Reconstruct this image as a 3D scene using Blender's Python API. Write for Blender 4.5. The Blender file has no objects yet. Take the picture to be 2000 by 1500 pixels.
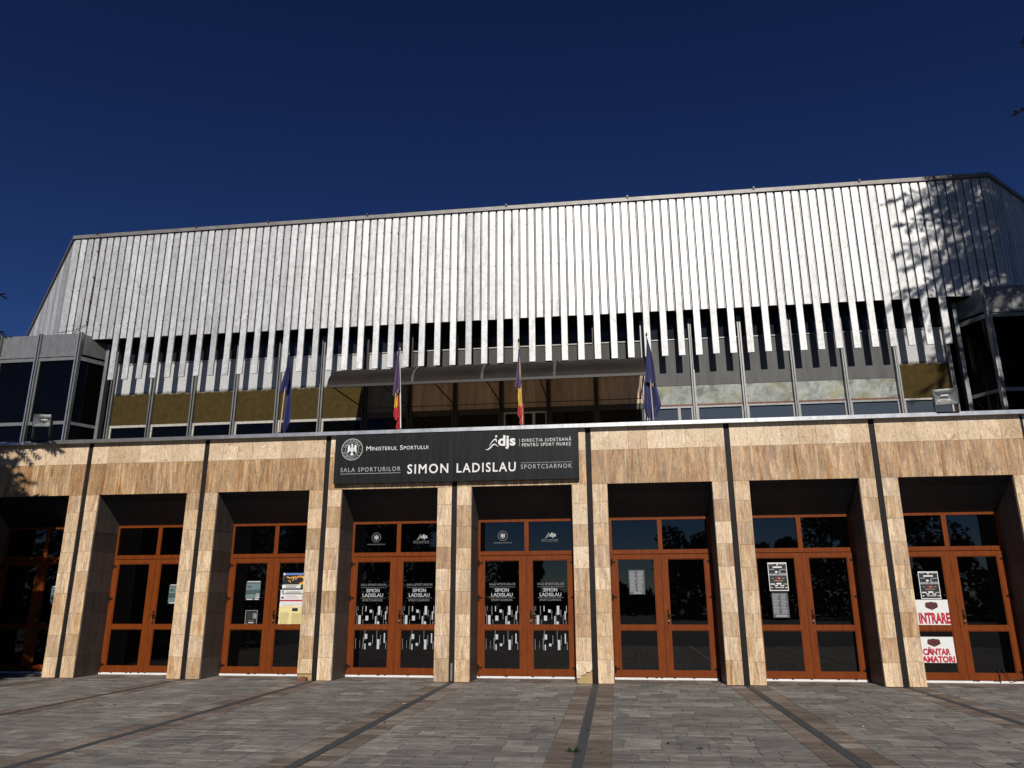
import bpy, bmesh, math, random
from mathutils import Vector, Matrix
R = random.Random(11)
rad = math.radians
scene = bpy.context.scene
COL = scene.collection

# ------------------------------------------------------------------ camera
YAW, PITCH, ROLL = -0.130623404, 0.274210082, -0.00362892
CAM = Vector((3.12412, -14.85765, 1.56351))
cy_, sy_, cp_, sp_ = math.cos(YAW), math.sin(YAW), math.cos(PITCH), math.sin(PITCH)
fw = Vector((sy_*cp_, cy_*cp_, sp_))
r0 = Vector((cy_, -sy_, 0)); u0 = r0.cross(fw)
rt = math.cos(ROLL)*r0 + math.sin(ROLL)*u0
up = -math.sin(ROLL)*r0 + math.cos(ROLL)*u0
cd = bpy.data.cameras.new('camera'); cam = bpy.data.objects.new('camera', cd); COL.objects.link(cam)
m = Matrix((rt, up, -fw)).transposed().to_4x4(); m.translation = CAM
cam.matrix_world = m
cd.sensor_width = 36; cd.lens = 1470/2000*36; cd.clip_start = 0.1; cd.clip_end = 3000
scene.camera = cam

# ------------------------------------------------------------------ sky, sun, exposure
SUN_TO = Vector((0.095, -1.0, 0.64)).normalized()      # towards the sun
w = bpy.data.worlds.new('World'); scene.world = w; w.use_nodes = True
nt = w.node_tree; nt.nodes.clear()
sky = nt.nodes.new('ShaderNodeTexSky'); sky.sky_type = 'NISHITA'; sky.sun_disc = False
sky.sun_elevation = math.asin(SUN_TO.z); sky.sun_rotation = math.atan2(SUN_TO.x, SUN_TO.y)
sky.altitude = 2500; sky.air_density = 1.0; sky.dust_density = 0.1; sky.ozone_density = 4.0
gam = nt.nodes.new('ShaderNodeGamma'); gam.inputs[1].default_value = 1.4
bg = nt.nodes.new('ShaderNodeBackground'); bg.inputs['Strength'].default_value = 0.05
wo = nt.nodes.new('ShaderNodeOutputWorld')
nt.links.new(sky.outputs[0], gam.inputs[0]); hsv = nt.nodes.new('ShaderNodeHueSaturation'); hsv.inputs['Saturation'].default_value = 1.06; hsv.inputs['Hue'].default_value = 0.511; hsv.inputs['Value'].default_value = 0.46
nt.links.new(gam.outputs[0], hsv.inputs['Color']); nt.links.new(hsv.outputs[0], bg.inputs[0]); nt.links.new(bg.outputs[0], wo.inputs[0])
sd = bpy.data.lights.new('sun', 'SUN'); sd.energy = 4.2; sd.angle = rad(0.53); sd.color = (1, 0.955, 0.885)
sun = bpy.data.objects.new('sun', sd); COL.objects.link(sun)
sun.rotation_euler = SUN_TO.to_track_quat('Z', 'Y').to_euler(); sun.location = (4, -30, 25)
vs = scene.view_settings; vs.view_transform = 'Standard'; vs.look = 'None'; vs.exposure = -0.12; vs.gamma = 1

# ------------------------------------------------------------------ materials
MATS = {}
def newmat(name):
    m = bpy.data.materials.new(name); m.use_nodes = True
    n = m.node_tree; b = n.nodes['Principled BSDF']
    MATS[name] = m
    return m, n, b
def L(n, a, b): n.links.new(a, b)
def node(n, t, **kw):
    x = n.nodes.new(t)
    for k, v in kw.items():
        if k in x.inputs.keys(): x.inputs[k].default_value = v
        else: setattr(x, k, v)
    return x
def ramp(n, fac, stops):
    r = n.nodes.new('ShaderNodeValToRGB'); e = r.color_ramp.elements
    while len(e) < len(stops): e.new(0.5)
    for i, (p, c) in enumerate(stops):
        e[i].position = p; e[i].color = (*c, 1) if len(c) == 3 else c
    L(n, fac, r.inputs[0]); return r.outputs[0]
def mixc(n, fac, a, b, mode='MIX'):
    x = n.nodes.new('ShaderNodeMix'); x.data_type = 'RGBA'; x.blend_type = mode
    for s, v in ((x.inputs[0], fac), (x.inputs[6], a), (x.inputs[7], b)):
        if isinstance(v, bpy.types.NodeSocket): L(n, v, s)
        else: s.default_value = (*v, 1) if isinstance(v, tuple) and len(v) == 3 else v
    return x.outputs[2]
def geo(n, scale=(1, 1, 1), obj=True):
    t = n.nodes.new('ShaderNodeTexCoord'); mp = n.nodes.new('ShaderNodeMapping')
    mp.inputs['Scale'].default_value = scale
    L(n, t.outputs['Object' if obj else 'Generated'], mp.inputs[0]); return mp
def noise(n, vec, scale, detail=6, rough=0.6, dist=0.0):
    x = n.nodes.new('ShaderNodeTexNoise'); x.inputs['Scale'].default_value = scale
    x.inputs['Detail'].default_value = detail; x.inputs['Roughness'].default_value = rough; x.inputs['Distortion'].default_value = dist
    L(n, vec, x.inputs['Vector']); return x.outputs['Fac']
def bump(n, b, h, strength=0.3, dist=0.01):
    x = n.nodes.new('ShaderNodeBump'); x.inputs['Strength'].default_value = strength; x.inputs['Distance'].default_value = dist
    L(n, h, x.inputs['Height']); L(n, x.outputs[0], b.inputs['Normal'])
def tint(n):
    a = n.nodes.new('ShaderNodeAttribute'); a.attribute_name = 'tint'
    s = n.nodes.new('ShaderNodeSeparateColor'); L(n, a.outputs['Color'], s.inputs[0]); return s.outputs
def simple(name, col, rough=0.6, metal=0.0, var=0.25, nscale=6, spec=0.5, stretch=(1, 1, 1)):
    m, n, b = newmat(name)
    mp = geo(n, stretch); f = noise(n, mp.outputs[0], nscale, 8, 0.65)
    lo = tuple(c*(1-var) for c in col); hi = tuple(min(1, c*(1+var)) for c in col)
    L(n, ramp(n, f, [(0.3, lo), (0.7, hi)]), b.inputs['Base Color'])
    b.inputs['Roughness'].default_value = rough; b.inputs['Metallic'].default_value = metal
    b.inputs['Specular IOR Level'].default_value = spec
    return m

# travertine: tint.r = random of the slab, tint.g = veined (1) or cross-cut (0), tint.b = brownness
m, n, b = newmat('travertine')
T = tint(n)
tc = n.nodes.new('ShaderNodeTexCoord')
off = node(n, 'ShaderNodeCombineXYZ'); 
mm = node(n, 'ShaderNodeMath', operation='MULTIPLY'); L(n, T[0], mm.inputs[0]); mm.inputs[1].default_value = 37.0
L(n, mm.outputs[0], off.inputs[0]); L(n, mm.outputs[0], off.inputs[2])
va = node(n, 'ShaderNodeVectorMath', operation='ADD'); L(n, tc.outputs['Object'], va.inputs[0]); L(n, off.outputs[0], va.inputs[1])
mv = node(n, 'ShaderNodeMapping'); mv.inputs['Scale'].default_value = (1, 1, 0.11); L(n, va.outputs[0], mv.inputs[0])
v1 = noise(n, mv.outputs[0], 7.5, 10, 0.72, 0.7)
v2 = noise(n, va.outputs[0], 5.0, 9, 0.68, 1.6)
v3 = noise(n, mv.outputs[0], 38, 4, 0.7)
vein = ramp(n, v1, [(0.24, (0.13, 0.08, 0.045)), (0.35, (0.36, 0.235, 0.125)), (0.43, (0.62, 0.48, 0.31)), (0.49, (0.40, 0.33, 0.26)), (0.56, (0.68, 0.57, 0.42)), (0.74, (0.78, 0.70, 0.57))])
blot = ramp(n, v2, [(0.30, (0.36, 0.24, 0.13)), (0.40, (0.58, 0.43, 0.27)), (0.49, (0.74, 0.59, 0.42)), (0.57, (0.58, 0.45, 0.31)), (0.66, (0.88, 0.77, 0.62))])
base = mixc(n, T[1], blot, vein)
dark = mixc(n, T[2], (1.08, 1.08, 1.08), (0.61, 0.49, 0.37))
base = mixc(n, 1.0, base, dark, 'MULTIPLY')
mb_ = node(n, 'ShaderNodeMapping'); mb_.inputs['Scale'].default_value = (1, 1, 0.09); L(n, va.outputs[0], mb_.inputs[0])
v5 = noise(n, mb_.outputs[0], 6.5, 8, 0.7, 0.5)
flow = ramp(n, v5, [(0.33, (0.38, 0.27, 0.18)), (0.40, (0.86, 0.60, 0.34)), (0.47, (1.05, 0.96, 0.84)), (0.53, (1.06, 1.02, 0.97)), (0.59, (0.62, 0.52, 0.43)), (0.68, (1.12, 1.08, 1.02))])
base = mixc(n, T[1], base, mixc(n, 0.85, base, flow, 'MULTIPLY'))
hu = ramp(n, T[0], [(0, (0.92, 0.91, 0.92)), (0.3, (1.1, 1.06, 1.0)), (0.55, (1.04, 0.98, 0.86)), (0.8, (1.16, 1.15, 1.15)), (1, (0.98, 0.97, 0.97))])
base = mixc(n, T[1], base, mixc(n, 1.0, base, hu, 'MULTIPLY'))
pit = ramp(n, v3, [(0.30, (0.30, 0.25, 0.2)), (0.42, (0.95, 0.93, 0.9)), (0.62, (1.12, 1.12, 1.12))])
base = mixc(n, 0.85, base, pit, 'MULTIPLY')
m4 = node(n, 'ShaderNodeMapping'); m4.inputs['Scale'].default_value = (1, 1, 0.4); L(n, va.outputs[0], m4.inputs[0])
v4 = noise(n, m4.outputs[0], 48, 5, 0.8)
f4 = node(n, 'ShaderNodeMapRange'); L(n, T[1], f4.inputs[0]); f4.inputs[3].default_value = 0.45; f4.inputs[4].default_value = 0.8
base = mixc(n, f4.outputs[0], base, ramp(n, v4, [(0.32, (0.52, 0.47, 0.42)), (0.48, (0.98, 0.97, 0.95)), (0.66, (1.3, 1.3, 1.3))]), 'MULTIPLY')
grime = noise(n, tc.outputs['Object'], 1.1, 7, 0.7)
base = mixc(n, 0.6, base, ramp(n, grime, [(0.34, (0.7, 0.66, 0.6)), (0.52, (1, 1, 1))]), 'MULTIPLY')
L(n, base, b.inputs['Base Color']); b.inputs['Roughness'].default_value = 0.55
bump(n, b, v3, 0.25, 0.004)

m, n, b = newmat('shaded_reveal_stone')       # porch reveal slabs; their deep shade is put into a darker brown colour
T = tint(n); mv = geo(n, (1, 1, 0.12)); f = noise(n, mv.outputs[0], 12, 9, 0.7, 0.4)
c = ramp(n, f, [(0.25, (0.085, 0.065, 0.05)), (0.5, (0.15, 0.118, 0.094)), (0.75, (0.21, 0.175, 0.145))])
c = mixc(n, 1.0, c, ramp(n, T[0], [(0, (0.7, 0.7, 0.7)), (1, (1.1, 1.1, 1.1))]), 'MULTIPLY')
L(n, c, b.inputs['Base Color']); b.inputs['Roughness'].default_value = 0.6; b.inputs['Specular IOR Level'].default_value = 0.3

# weathered aluminium: tint.r random per sheet
def aluminium(name, col, rough, metal, stain=0.5):
    m, n, b = newmat(name)
    T = tint(n); tc = n.nodes.new('ShaderNodeTexCoord')
    mv = node(n, 'ShaderNodeMapping'); mv.inputs['Scale'].default_value = (1, 1, 0.16); L(n, tc.outputs['Object'], mv.inputs[0])
    a1 = noise(n, mv.outputs[0], 7, 8, 0.7, 0.4)
    a2 = noise(n, tc.outputs['Object'], 6, 10, 0.8, 0.8)
    a4 = noise(n, tc.outputs['Object'], 23, 4, 0.75)
    a3 = noise(n, mv.outputs[0], 1.3, 6, 0.7)
    c = ramp(n, a1, [(0.25, tuple(x*0.72 for x in col)), (0.5, col), (0.8, tuple(min(1, x*1.15) for x in col))])
    c = mixc(n, stain, c, ramp(n, a2, [(0.27, (0.3, 0.27, 0.25)), (0.38, (0.70, 0.69, 0.68)), (0.5, (0.92, 0.92, 0.92)), (0.64, (1.1, 1.1, 1.1))]), 'MULTIPLY')
    c = mixc(n, stain*0.9, c, ramp(n, a3, [(0.25, (0.55, 0.47, 0.36)), (0.4, (1, 1, 1))]), 'MULTIPLY')
    c = mixc(n, stain, c, ramp(n, a4, [(0.27, (0.15, 0.12, 0.1)), (0.33, (0.95, 0.95, 0.95)), (0.7, (1.05, 1.05, 1.05))]), 'MULTIPLY')
    sh = ramp(n, T[0], [(0, (0.82, 0.82, 0.82)), (1, (1.05, 1.05, 1.05))])
    c = mixc(n, 1.0, c, sh, 'MULTIPLY')
    L(n, c, b.inputs['Base Color']); b.inputs['Metallic'].default_value = metal
    rr = node(n, 'ShaderNodeMapRange'); L(n, a2, rr.inputs[0])
    rr.inputs[3].default_value = rough-0.08; rr.inputs[4].default_value = rough+0.1
    L(n, rr.outputs[0], b.inputs['Roughness'])
    return m
aluminium('aluminium_cladding', (0.64, 0.635, 0.63), 0.54, 0.46, 0.95)
aluminium('aluminium_trim', (0.60, 0.60, 0.59), 0.34, 0.85, 0.25)
aluminium('grey_metal', (0.25, 0.25, 0.245), 0.45, 0.5, 0.6)
simple('roof_edge_metal', (0.20, 0.185, 0.175), 0.5, 0.3)
simple('rib_metal', (0.075, 0.07, 0.065), 0.6, 0, 0.3, 6, 0.2)
simple('dark_metal', (0.022, 0.022, 0.023), 0.45, 0.0, 0.3)
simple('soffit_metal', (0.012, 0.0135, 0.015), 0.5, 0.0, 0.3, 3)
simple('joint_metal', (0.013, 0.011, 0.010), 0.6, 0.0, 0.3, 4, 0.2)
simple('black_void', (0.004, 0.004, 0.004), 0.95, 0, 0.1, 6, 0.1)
simple('canopy_frame', (0.03, 0.023, 0.018), 0.5, 0.1)
simple('white_paint', (0.78, 0.77, 0.74), 0.5, 0, 0.12, 20)
simple('grey_letter', (0.42, 0.42, 0.41), 0.5, 0, 0.1)
simple('decal_white', (0.50, 0.51, 0.52), 0.45, 0, 0.06)
simple('decal_grey', (0.22, 0.22, 0.22), 0.45, 0, 0.1)
simple('sign_panel', (0.017, 0.0175, 0.0175), 0.36, 0, 0.4, 9, 0.16, (1, 1, 0.05))
simple('light_frame', (0.45, 0.42, 0.37), 0.5, 0, 0.3, 12)
simple('rusty_rail', (0.16, 0.06, 0.03), 0.7, 0, 0.6, 14)
simple('handle_metal', (0.03, 0.02, 0.015), 0.35, 0.6)
simple('plaster', (0.42, 0.29, 0.13), 0.85, 0, 0.25, 14)
simple('bark', (0.07, 0.05, 0.035), 0.9, 0, 0.4, 12)
simple('brown_panel', (0.50, 0.36, 0.24), 0.5, 0, 0.35, 9, 0.4, (1, 1, 0.07))
simple('asphalt', (0.03, 0.03, 0.03), 0.9, 0, 0.3, 3)
simple('far_wall', (0.42, 0.40, 0.37), 0.8)
simple('wood_pole', (0.55, 0.40, 0.24), 0.5, 0, 0.2, 20)

m, n, b = newmat('door_wood')
mp = geo(n, (1, 1, 0.12)); f = noise(n, mp.outputs[0], 22, 8, 0.7, 0.6)
L(n, ramp(n, f, [(0.25, (0.115, 0.024, 0.004)), (0.55, (0.185, 0.041, 0.0065)), (0.8, (0.24, 0.060, 0.011))]), b.inputs['Base Color'])
b.inputs['Roughness'].default_value = 0.45; b.inputs['Specular IOR Level'].default_value = 0.14
bump(n, b, f, 0.1, 0.002)

def glassmat(name, col, ior, rough=0.015, wob=0.12):
    m, n, b = newmat(name)
    mp = geo(n, (1, 1, 1)); f = noise(n, mp.outputs[0], 1.2, 2, 0.5)
    d = noise(n, mp.outputs[0], 30, 6, 0.7)
    L(n, ramp(n, d, [(0.4, col), (0.75, tuple(c*1.5+0.0006 for c in col))]), b.inputs['Base Color'])
    b.inputs['Roughness'].default_value = rough; b.inputs['IOR'].default_value = ior
    bump(n, b, f, wob, 0.01)
glassmat('door_glass', (0.0006, 0.0005, 0.0005), 1.55)
glassmat('window_glass', (0.0015, 0.0016, 0.0018), 1.25, 0.03)
glassmat('blue_window', (0.05, 0.062, 0.078), 1.45, 0.06)
glassmat('dim_window', (0.014, 0.016, 0.019), 1.35, 0.08)

# speckled white / olive render panel: colour changes at a wavy edge (the olive film itself)
def render_panel(name, top, bottom, edge):
    m, n, b = newmat(name)
    tc = n.nodes.new('ShaderNodeTexCoord'); s = n.nodes.new('ShaderNodeSeparateXYZ'); L(n, tc.outputs['Object'], s.inputs[0])
    f = noise(n, tc.outputs['Object'], 6, 8, 0.7)
    sp = noise(n, tc.outputs['Object'], 34, 6, 0.75)
    a = node(n, 'ShaderNodeMath', operation='MULTIPLY_ADD'); L(n, f, a.inputs[0]); a.inputs[1].default_value = 0.22; L(n, s.outputs[2], a.inputs[2])
    k = node(n, 'ShaderNodeMapRange'); L(n, a.outputs[0], k.inputs[0]); k.inputs[1].default_value = edge+0.05; k.inputs[2].default_value = edge+0.17
    ct = ramp(n, sp, [(0.33, tuple(c*0.42 for c in top)), (0.5, tuple(c*0.9 for c in top)), (0.66, top)])
    cb = ramp(n, f, [(0.25, tuple(c*0.6 for c in bottom)), (0.7, tuple(c*1.2 for c in bottom))])
    L(n, mixc(n, k.outputs[0], cb, ct), b.inputs['Base Color']); b.inputs['Roughness'].default_value = 0.8; b.inputs['Specular IOR Level'].default_value = 0.12
    bump(n, b, sp, 0.5, 0.01)
render_panel('speckled_olive', (0.60, 0.60, 0.58), (0.062, 0.042, 0.011), 7.60)
m, n, b = newmat('grey_sheet')
mp = geo(n, (1, 1, 0.2)); f = noise(n, mp.outputs[0], 5, 8, 0.7)
L(n, ramp(n, f, [(0.25, (0.055, 0.055, 0.05)), (0.55, (0.10, 0.10, 0.096)), (0.8, (0.14, 0.14, 0.13))]), b.inputs['Base Color']); b.inputs['Roughness'].default_value = 0.7
m, n, b = newmat('dark_sheet')
mp = geo(n, (1, 1, 0.15)); f = noise(n, mp.outputs[0], 7, 8, 0.7)
L(n, ramp(n, f, [(0.25, (0.028, 0.027, 0.022)), (0.7, (0.07, 0.068, 0.056))]), b.inputs['Base Color']); b.inputs['Roughness'].default_value = 0.7
m, n, b = newmat('mossy_concrete')
tc = n.nodes.new('ShaderNodeTexCoord'); f = noise(n, tc.outputs['Object'], 3.2, 9, 0.72, 0.8); g = noise(n, tc.outputs['Object'], 1.9, 5, 0.6)
c = ramp(n, f, [(0.30, (0.10, 0.105, 0.085)), (0.46, (0.27, 0.285, 0.255)), (0.64, (0.44, 0.455, 0.43))])
c = mixc(n, ramp(n, g, [(0.52, (0, 0, 0)), (0.7, (0.7, 0.7, 0.7))]), c, (0.33, 0.30, 0.14))
L(n, c, b.inputs['Base Color']); b.inputs['Roughness'].default_value = 0.85; bump(n, b, f, 0.4, 0.01)

m, n, b = newmat('canopy_sheet')      # smoked translucent plastic
b.inputs['Roughness'].default_value = 0.6; b.inputs['Specular IOR Level'].default_value = 0.2
tr = n.nodes.new('ShaderNodeBsdfTranslucent'); tr.inputs[0].default_value = (0.46, 0.33, 0.21, 1)
mx = n.nodes.new('ShaderNodeMixShader'); mx.inputs[0].default_value = 0.36
f = noise(n, geo(n, (0.4, 1, 1)).outputs[0], 4, 5, 0.6)
L(n, ramp(n, f, [(0.3, (0.009, 0.008, 0.0075)), (0.75, (0.026, 0.024, 0.022))]), b.inputs['Base Color'])
L(n, b.outputs[0], mx.inputs[1]); L(n, tr.outputs[0], mx.inputs[2]); L(n, mx.outputs[0], n.nodes['Material Output'].inputs[0])

# pavers: tint.r random, tint.g second random, tint.b border brown
m, n, b = newmat('paver')
T = tint(n); tc = n.nodes.new('ShaderNodeTexCoord')
mp = node(n, 'ShaderNodeMapping'); mp.inputs['Scale'].default_value = (0.5, 1.5, 1); L(n, tc.outputs['Object'], mp.inputs[0])
f = noise(n, mp.outputs[0], 6, 10, 0.78, 0.7); fine = noise(n, tc.outputs['Object'], 160, 3, 0.7); big = noise(n, tc.outputs['Object'], 0.7, 6, 0.65)
g1 = ramp(n, T[0], [(0, (0.165, 0.155, 0.145)), (0.4, (0.215, 0.20, 0.186)), (0.8, (0.245, 0.227, 0.208)), (1, (0.31, 0.288, 0.262))])
b1 = ramp(n, T[0], [(0, (0.145, 0.112, 0.09)), (0.5, (0.185, 0.145, 0.118)), (0.8, (0.24, 0.195, 0.162)), (1, (0.31, 0.27, 0.235))])
c = mixc(n, T[2], g1, b1)
c = mixc(n, 1.0, c, ramp(n, f, [(0.33, (0.34, 0.35, 0.36)), (0.44, (0.78, 0.78, 0.79)), (0.54, (1.05, 1.05, 1.04)), (0.66, (1.6, 1.55, 1.48))]), 'MULTIPLY')
c = mixc(n, 0.6, c, ramp(n, big, [(0.35, (0.68, 0.68, 0.68)), (0.6, (1.1, 1.1, 1.1))]), 'MULTIPLY')
c = mixc(n, 0.5, c, ramp(n, fine, [(0.35, (0.55, 0.55, 0.55)), (0.65, (1.25, 1.25, 1.25))]), 'MULTIPLY')
L(n, c, b.inputs['Base Color']); b.inputs['Roughness'].default_value = 0.8
bump(n, b, fine, 0.5, 0.004)
simple('paver_joint', (0.125, 0.11, 0.098), 0.95, 0, 0.4, 20)
simple('drain_iron', (0.045, 0.052, 0.060), 0.7, 0.0, 0.35, 9)

m, n, b = newmat('needles')
T = tint(n)
L(n, ramp(n, T[0], [(0, (0.016, 0.028, 0.014)), (0.6, (0.035, 0.055, 0.024)), (1, (0.065, 0.085, 0.04))]), b.inputs['Base Color']); b.inputs['Roughness'].default_value = 0.6
m, n, b = newmat('leaves')
T = tint(n)
L(n, ramp(n, T[0], [(0, (0.018, 0.026, 0.010)), (0.6, (0.034, 0.048, 0.018)), (1, (0.07, 0.075, 0.03))]), b.inputs['Base Color']); b.inputs['Roughness'].default_value = 0.6
m, n, b = newmat('dry_leaf')
T = tint(n)
L(n, ramp(n, T[0], [(0, (0.03, 0.02, 0.014)), (0.7, (0.09, 0.055, 0.03)), (0.86, (0.2, 0.14, 0.07)), (0.9, (0.6, 0.58, 0.52)), (1, (0.7, 0.68, 0.62))]), b.inputs['Base Color'])
def cloth(name, col):
    m, n, b = newmat(name)
    f = noise(n, geo(n, (1, 1, 0.2)).outputs[0], 16, 4, 0.6)
    L(n, ramp(n, f, [(0.3, tuple(c*0.75 for c in col)), (0.7, tuple(c*1.2 for c in col))]), b.inputs['Base Color'])
    b.inputs['Roughness'].default_value = 0.75; b.inputs['Sheen Weight'].default_value = 0.1
cloth('cloth_blue', (0.022, 0.028, 0.125)); cloth('cloth_violet', (0.095, 0.055, 0.135)); cloth('cloth_yellow', (0.75, 0.52, 0.04)); cloth('cloth_red', (0.55, 0.022, 0.04))
for nm, c in dict(ink_black=(0.012, 0.012, 0.013), ink_grey=(0.16, 0.165, 0.17), paper_white=(0.74, 0.74, 0.72), paper_teal=(0.13, 0.20, 0.20),
                  paper_teal_dark=(0.05, 0.085, 0.09), ink_red=(0.45, 0.012, 0.035), ink_dark_red=(0.16, 0.012, 0.016), paper_yellow=(0.78, 0.66, 0.30), ink_line=(0.42, 0.34, 0.15),
                  ink_orange=(0.75, 0.28, 0.02), ink_light_orange=(0.8, 0.5, 0.12), ink_blue=(0.12, 0.22, 0.5), ink_brown=(0.12, 0.04, 0.015), ink_green=(0.02, 0.05, 0.012),
                  paper_grey=(0.30, 0.31, 0.32), paper_dim=(0.085, 0.09, 0.095), ink_dim=(0.02, 0.02, 0.022)).items():
    simple(nm, c, 0.5, 0, 0.08, 25)

# ------------------------------------------------------------------ mesh builder
class MB:
    def __init__(s): s.v = []; s.f = []; s.m = []; s.t = []; s.mats = []
    def mi(s, name):
        if name not in s.mats: s.mats.append(name)
        return s.mats.index(name)
    def face(s, pts, mat, t=(0.5, 0.5, 0)):
        o = len(s.v); s.v += [tuple(p) for p in pts]; s.f.append(tuple(range(o, o+len(pts)))); s.m.append(s.mi(mat)); s.t.append(t)
    def mesh(s, verts, faces, mat, t=(0.5, 0.5, 0)):
        o = len(s.v); s.v += [tuple(p) for p in verts]; k = s.mi(mat)
        for f in faces: s.f.append(tuple(i+o for i in f)); s.m.append(k); s.t.append(t)
    def box(s, x0, x1, y0, y1, z0, z1, mat, t=(0.5, 0.5, 0), skip=''):
        V = [(x0, y0, z0), (x1, y0, z0), (x1, y1, z0), (x0, y1, z0), (x0, y0, z1), (x1, y0, z1), (x1, y1, z1), (x0, y1, z1)]
        F = {'b': (0, 3, 2, 1), 't': (4, 5, 6, 7), 'f': (0, 1, 5, 4), 'k': (2, 3, 7, 6), 'l': (3, 0, 4, 7), 'r': (1, 2, 6, 5)}
        s.mesh(V, [f for k, f in F.items() if k not in skip], mat, t)
    def obox(s, p, ax, ay, az, mat, t=(0.5, 0.5, 0)):      # box from a corner and three edge vectors
        p = Vector(p); ax = Vector(ax); ay = Vector(ay); az = Vector(az)
        V = [p, p+ax, p+ax+ay, p+ay, p+az, p+ax+az, p+ax+ay+az, p+ay+az]
        F = [(0, 3, 2, 1), (4, 5, 6, 7), (0, 1, 5, 4), (2, 3, 7, 6), (3, 0, 4, 7), (1, 2, 6, 5)]
        s.mesh(V, F, mat, t)
    def prism(s, pts, axis, a0, a1, mat, t=(0.5, 0.5, 0)):  # polygon (2-D) extruded along an axis
        def P(p, a):
            return {'x': (a, p[0], p[1]), 'y': (p[0], a, p[1]), 'z': (p[0], p[1], a)}[axis]
        k = len(pts); V = [P(p, a0) for p in pts]+[P(p, a1) for p in pts]
        F = [tuple(range(k))[::-1], tuple(range(k, 2*k))]+[(i, (i+1) % k, k+(i+1) % k, k+i) for i in range(k)]
        s.mesh(V, F, mat, t)
    def tube(s, pts, rads, mat, seg=8, t=(0.5, 0.5, 0)):
        pts = [Vector(p) for p in pts]
        if not hasattr(rads, '__len__'): rads = [rads]*len(pts)
        V = []; F = []
        for i, p in enumerate(pts):
            d = (pts[min(i+1, len(pts)-1)]-pts[max(i-1, 0)]).normalized()
            a = d.orthogonal().normalized() if i == 0 else (a-d*a.dot(d)).normalized()
            bb = d.cross(a)
            for k in range(seg):
                q = 2*math.pi*k/seg; V.append(p+(a*math.cos(q)+bb*math.sin(q))*rads[i])
        for i in range(len(pts)-1):
            for k in range(seg):
                F.append((i*seg+k, i*seg+(k+1) % seg, (i+1)*seg+(k+1) % seg, (i+1)*seg+k))
        F.append(tuple(range(seg))[::-1]); F.append(tuple((len(pts)-1)*seg+k for k in range(seg)))
        s.mesh(V, F, mat, t)
    def text(s, body, x0, x1, zb, cap, y, mat, th=0.004, weight=0.0, space=1.0):
        V, F, capu = text_mesh(body, weight, space)
        mn = min(p[0] for p in V); mx = max(p[0] for p in V); sx = (x1-x0)/(mx-mn); sz = cap/capu
        s.mesh([(x0+(p[0]-mn)*sx, y-(th if p[2] > 0 else -th*0.5), zb+p[1]*sz) for p in V], F, mat)
    def build(s, name, parent=None, smooth=False, recalc=True):
        me = bpy.data.meshes.new(name); me.from_pydata(s.v, [], s.f); 
        for k in s.mats: me.materials.append(MATS[k])
        me.polygons.foreach_set('material_index', s.m)
        a = me.attributes.new('tint', 'FLOAT_COLOR', 'FACE')
        a.data.foreach_set('color', [c for t in s.t for c in (*t, 1)])
        me.update()
        if recalc:
            bm = bmesh.new(); bm.from_mesh(me); bmesh.ops.recalc_face_normals(bm, faces=bm.faces); bm.to_mesh(me); bm.free()
        if smooth:
            for p in me.polygons: p.use_smooth = True
        o = bpy.data.objects.new(name, me); COL.objects.link(o)
        if parent: o.parent = parent; o.location = -parent_world(parent)
        return o
def parent_world(p):
    v = Vector((0, 0, 0))
    while p is not None: v = v + p.location; p = p.parent
    return v
TXT = {}
def text_mesh(body, weight, space):
    key = (body, weight, space)
    if key in TXT: return TXT[key]
    def mk(bd):
        c = bpy.data.curves.new('t', 'FONT'); c.body = bd; c.extrude = 0.01; c.offset = weight; c.space_character = space; c.resolution_u = 3
        o = bpy.data.objects.new('t', c); COL.objects.link(o)
        bpy.context.view_layer.update()
        me = bpy.data.meshes.new_from_object(o.evaluated_get(bpy.context.evaluated_depsgraph_get()))
        V = [tuple(q.co) for q in me.vertices]; F = [tuple(p.vertices) for p in me.polygons]
        bpy.data.objects.remove(o); bpy.data.curves.remove(c); bpy.data.meshes.remove(me)
        return V, F
    V, F = mk(body); H, _ = mk('H')
    TXT[key] = (V, F, max(p[1] for p in H)); return TXT[key]
def tag(o, label=None, cat=None, group=None, kind=None):
    for k, v in (('label', label), ('category', cat), ('group', group), ('kind', kind)):
        if v: o[k] = v
    return o
def empty(name, loc, label=None, cat=None, group=None):
    o = bpy.data.objects.new(name, None); COL.objects.link(o); o.location = loc; o.empty_display_size = 0.2
    return tag(o, label, cat, group)
def copy_tree(o, parent=None):
    c = o.copy(); COL.objects.link(c)
    if parent: c.parent = parent
    for ch in list(o.children): copy_tree(ch, c)
    return c
rnd = R.random

# ------------------------------------------------------------------ ground
W = 2.7
g = MB(); S = 900
g.face([(-S, -S, -0.012), (S, -S, -0.012), (S, S, -0.012), (-S, S, -0.012)], 'asphalt'); tag(g.build('ground'), kind='structure')
g = MB(); g.box(-16.2, 16.2, -9.2, 0.95, -0.0115, -0.006, 'paver_joint'); 
def paver(mb, x0, x1, y0, y1, brown):
    h = -0.001+rnd()*0.002; j = 0.002+rnd()**6*0.006; c = 0.003
    x0 += j; x1 -= j; y0 += j; y1 -= j
    dz = [(rnd()-0.5)*0.003 for _ in range(4)]
    lo = [(x0, y0, -0.008), (x1, y0, -0.008), (x1, y1, -0.008), (x0, y1, -0.008)]
    hi = [(x0+c, y0+c, h+dz[0]), (x1-c, y0+c, h+dz[1]), (x1-c, y1-c, h+dz[2]), (x0+c, y1-c, h+dz[3])]
    t = (rnd(), rnd(), brown)
    mb.mesh(lo+hi, [(4, 5, 6, 7)]+[(i, (i+1) % 4, 4+(i+1) % 4, 4+i) for i in range(4)], 'paver', t)
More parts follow.
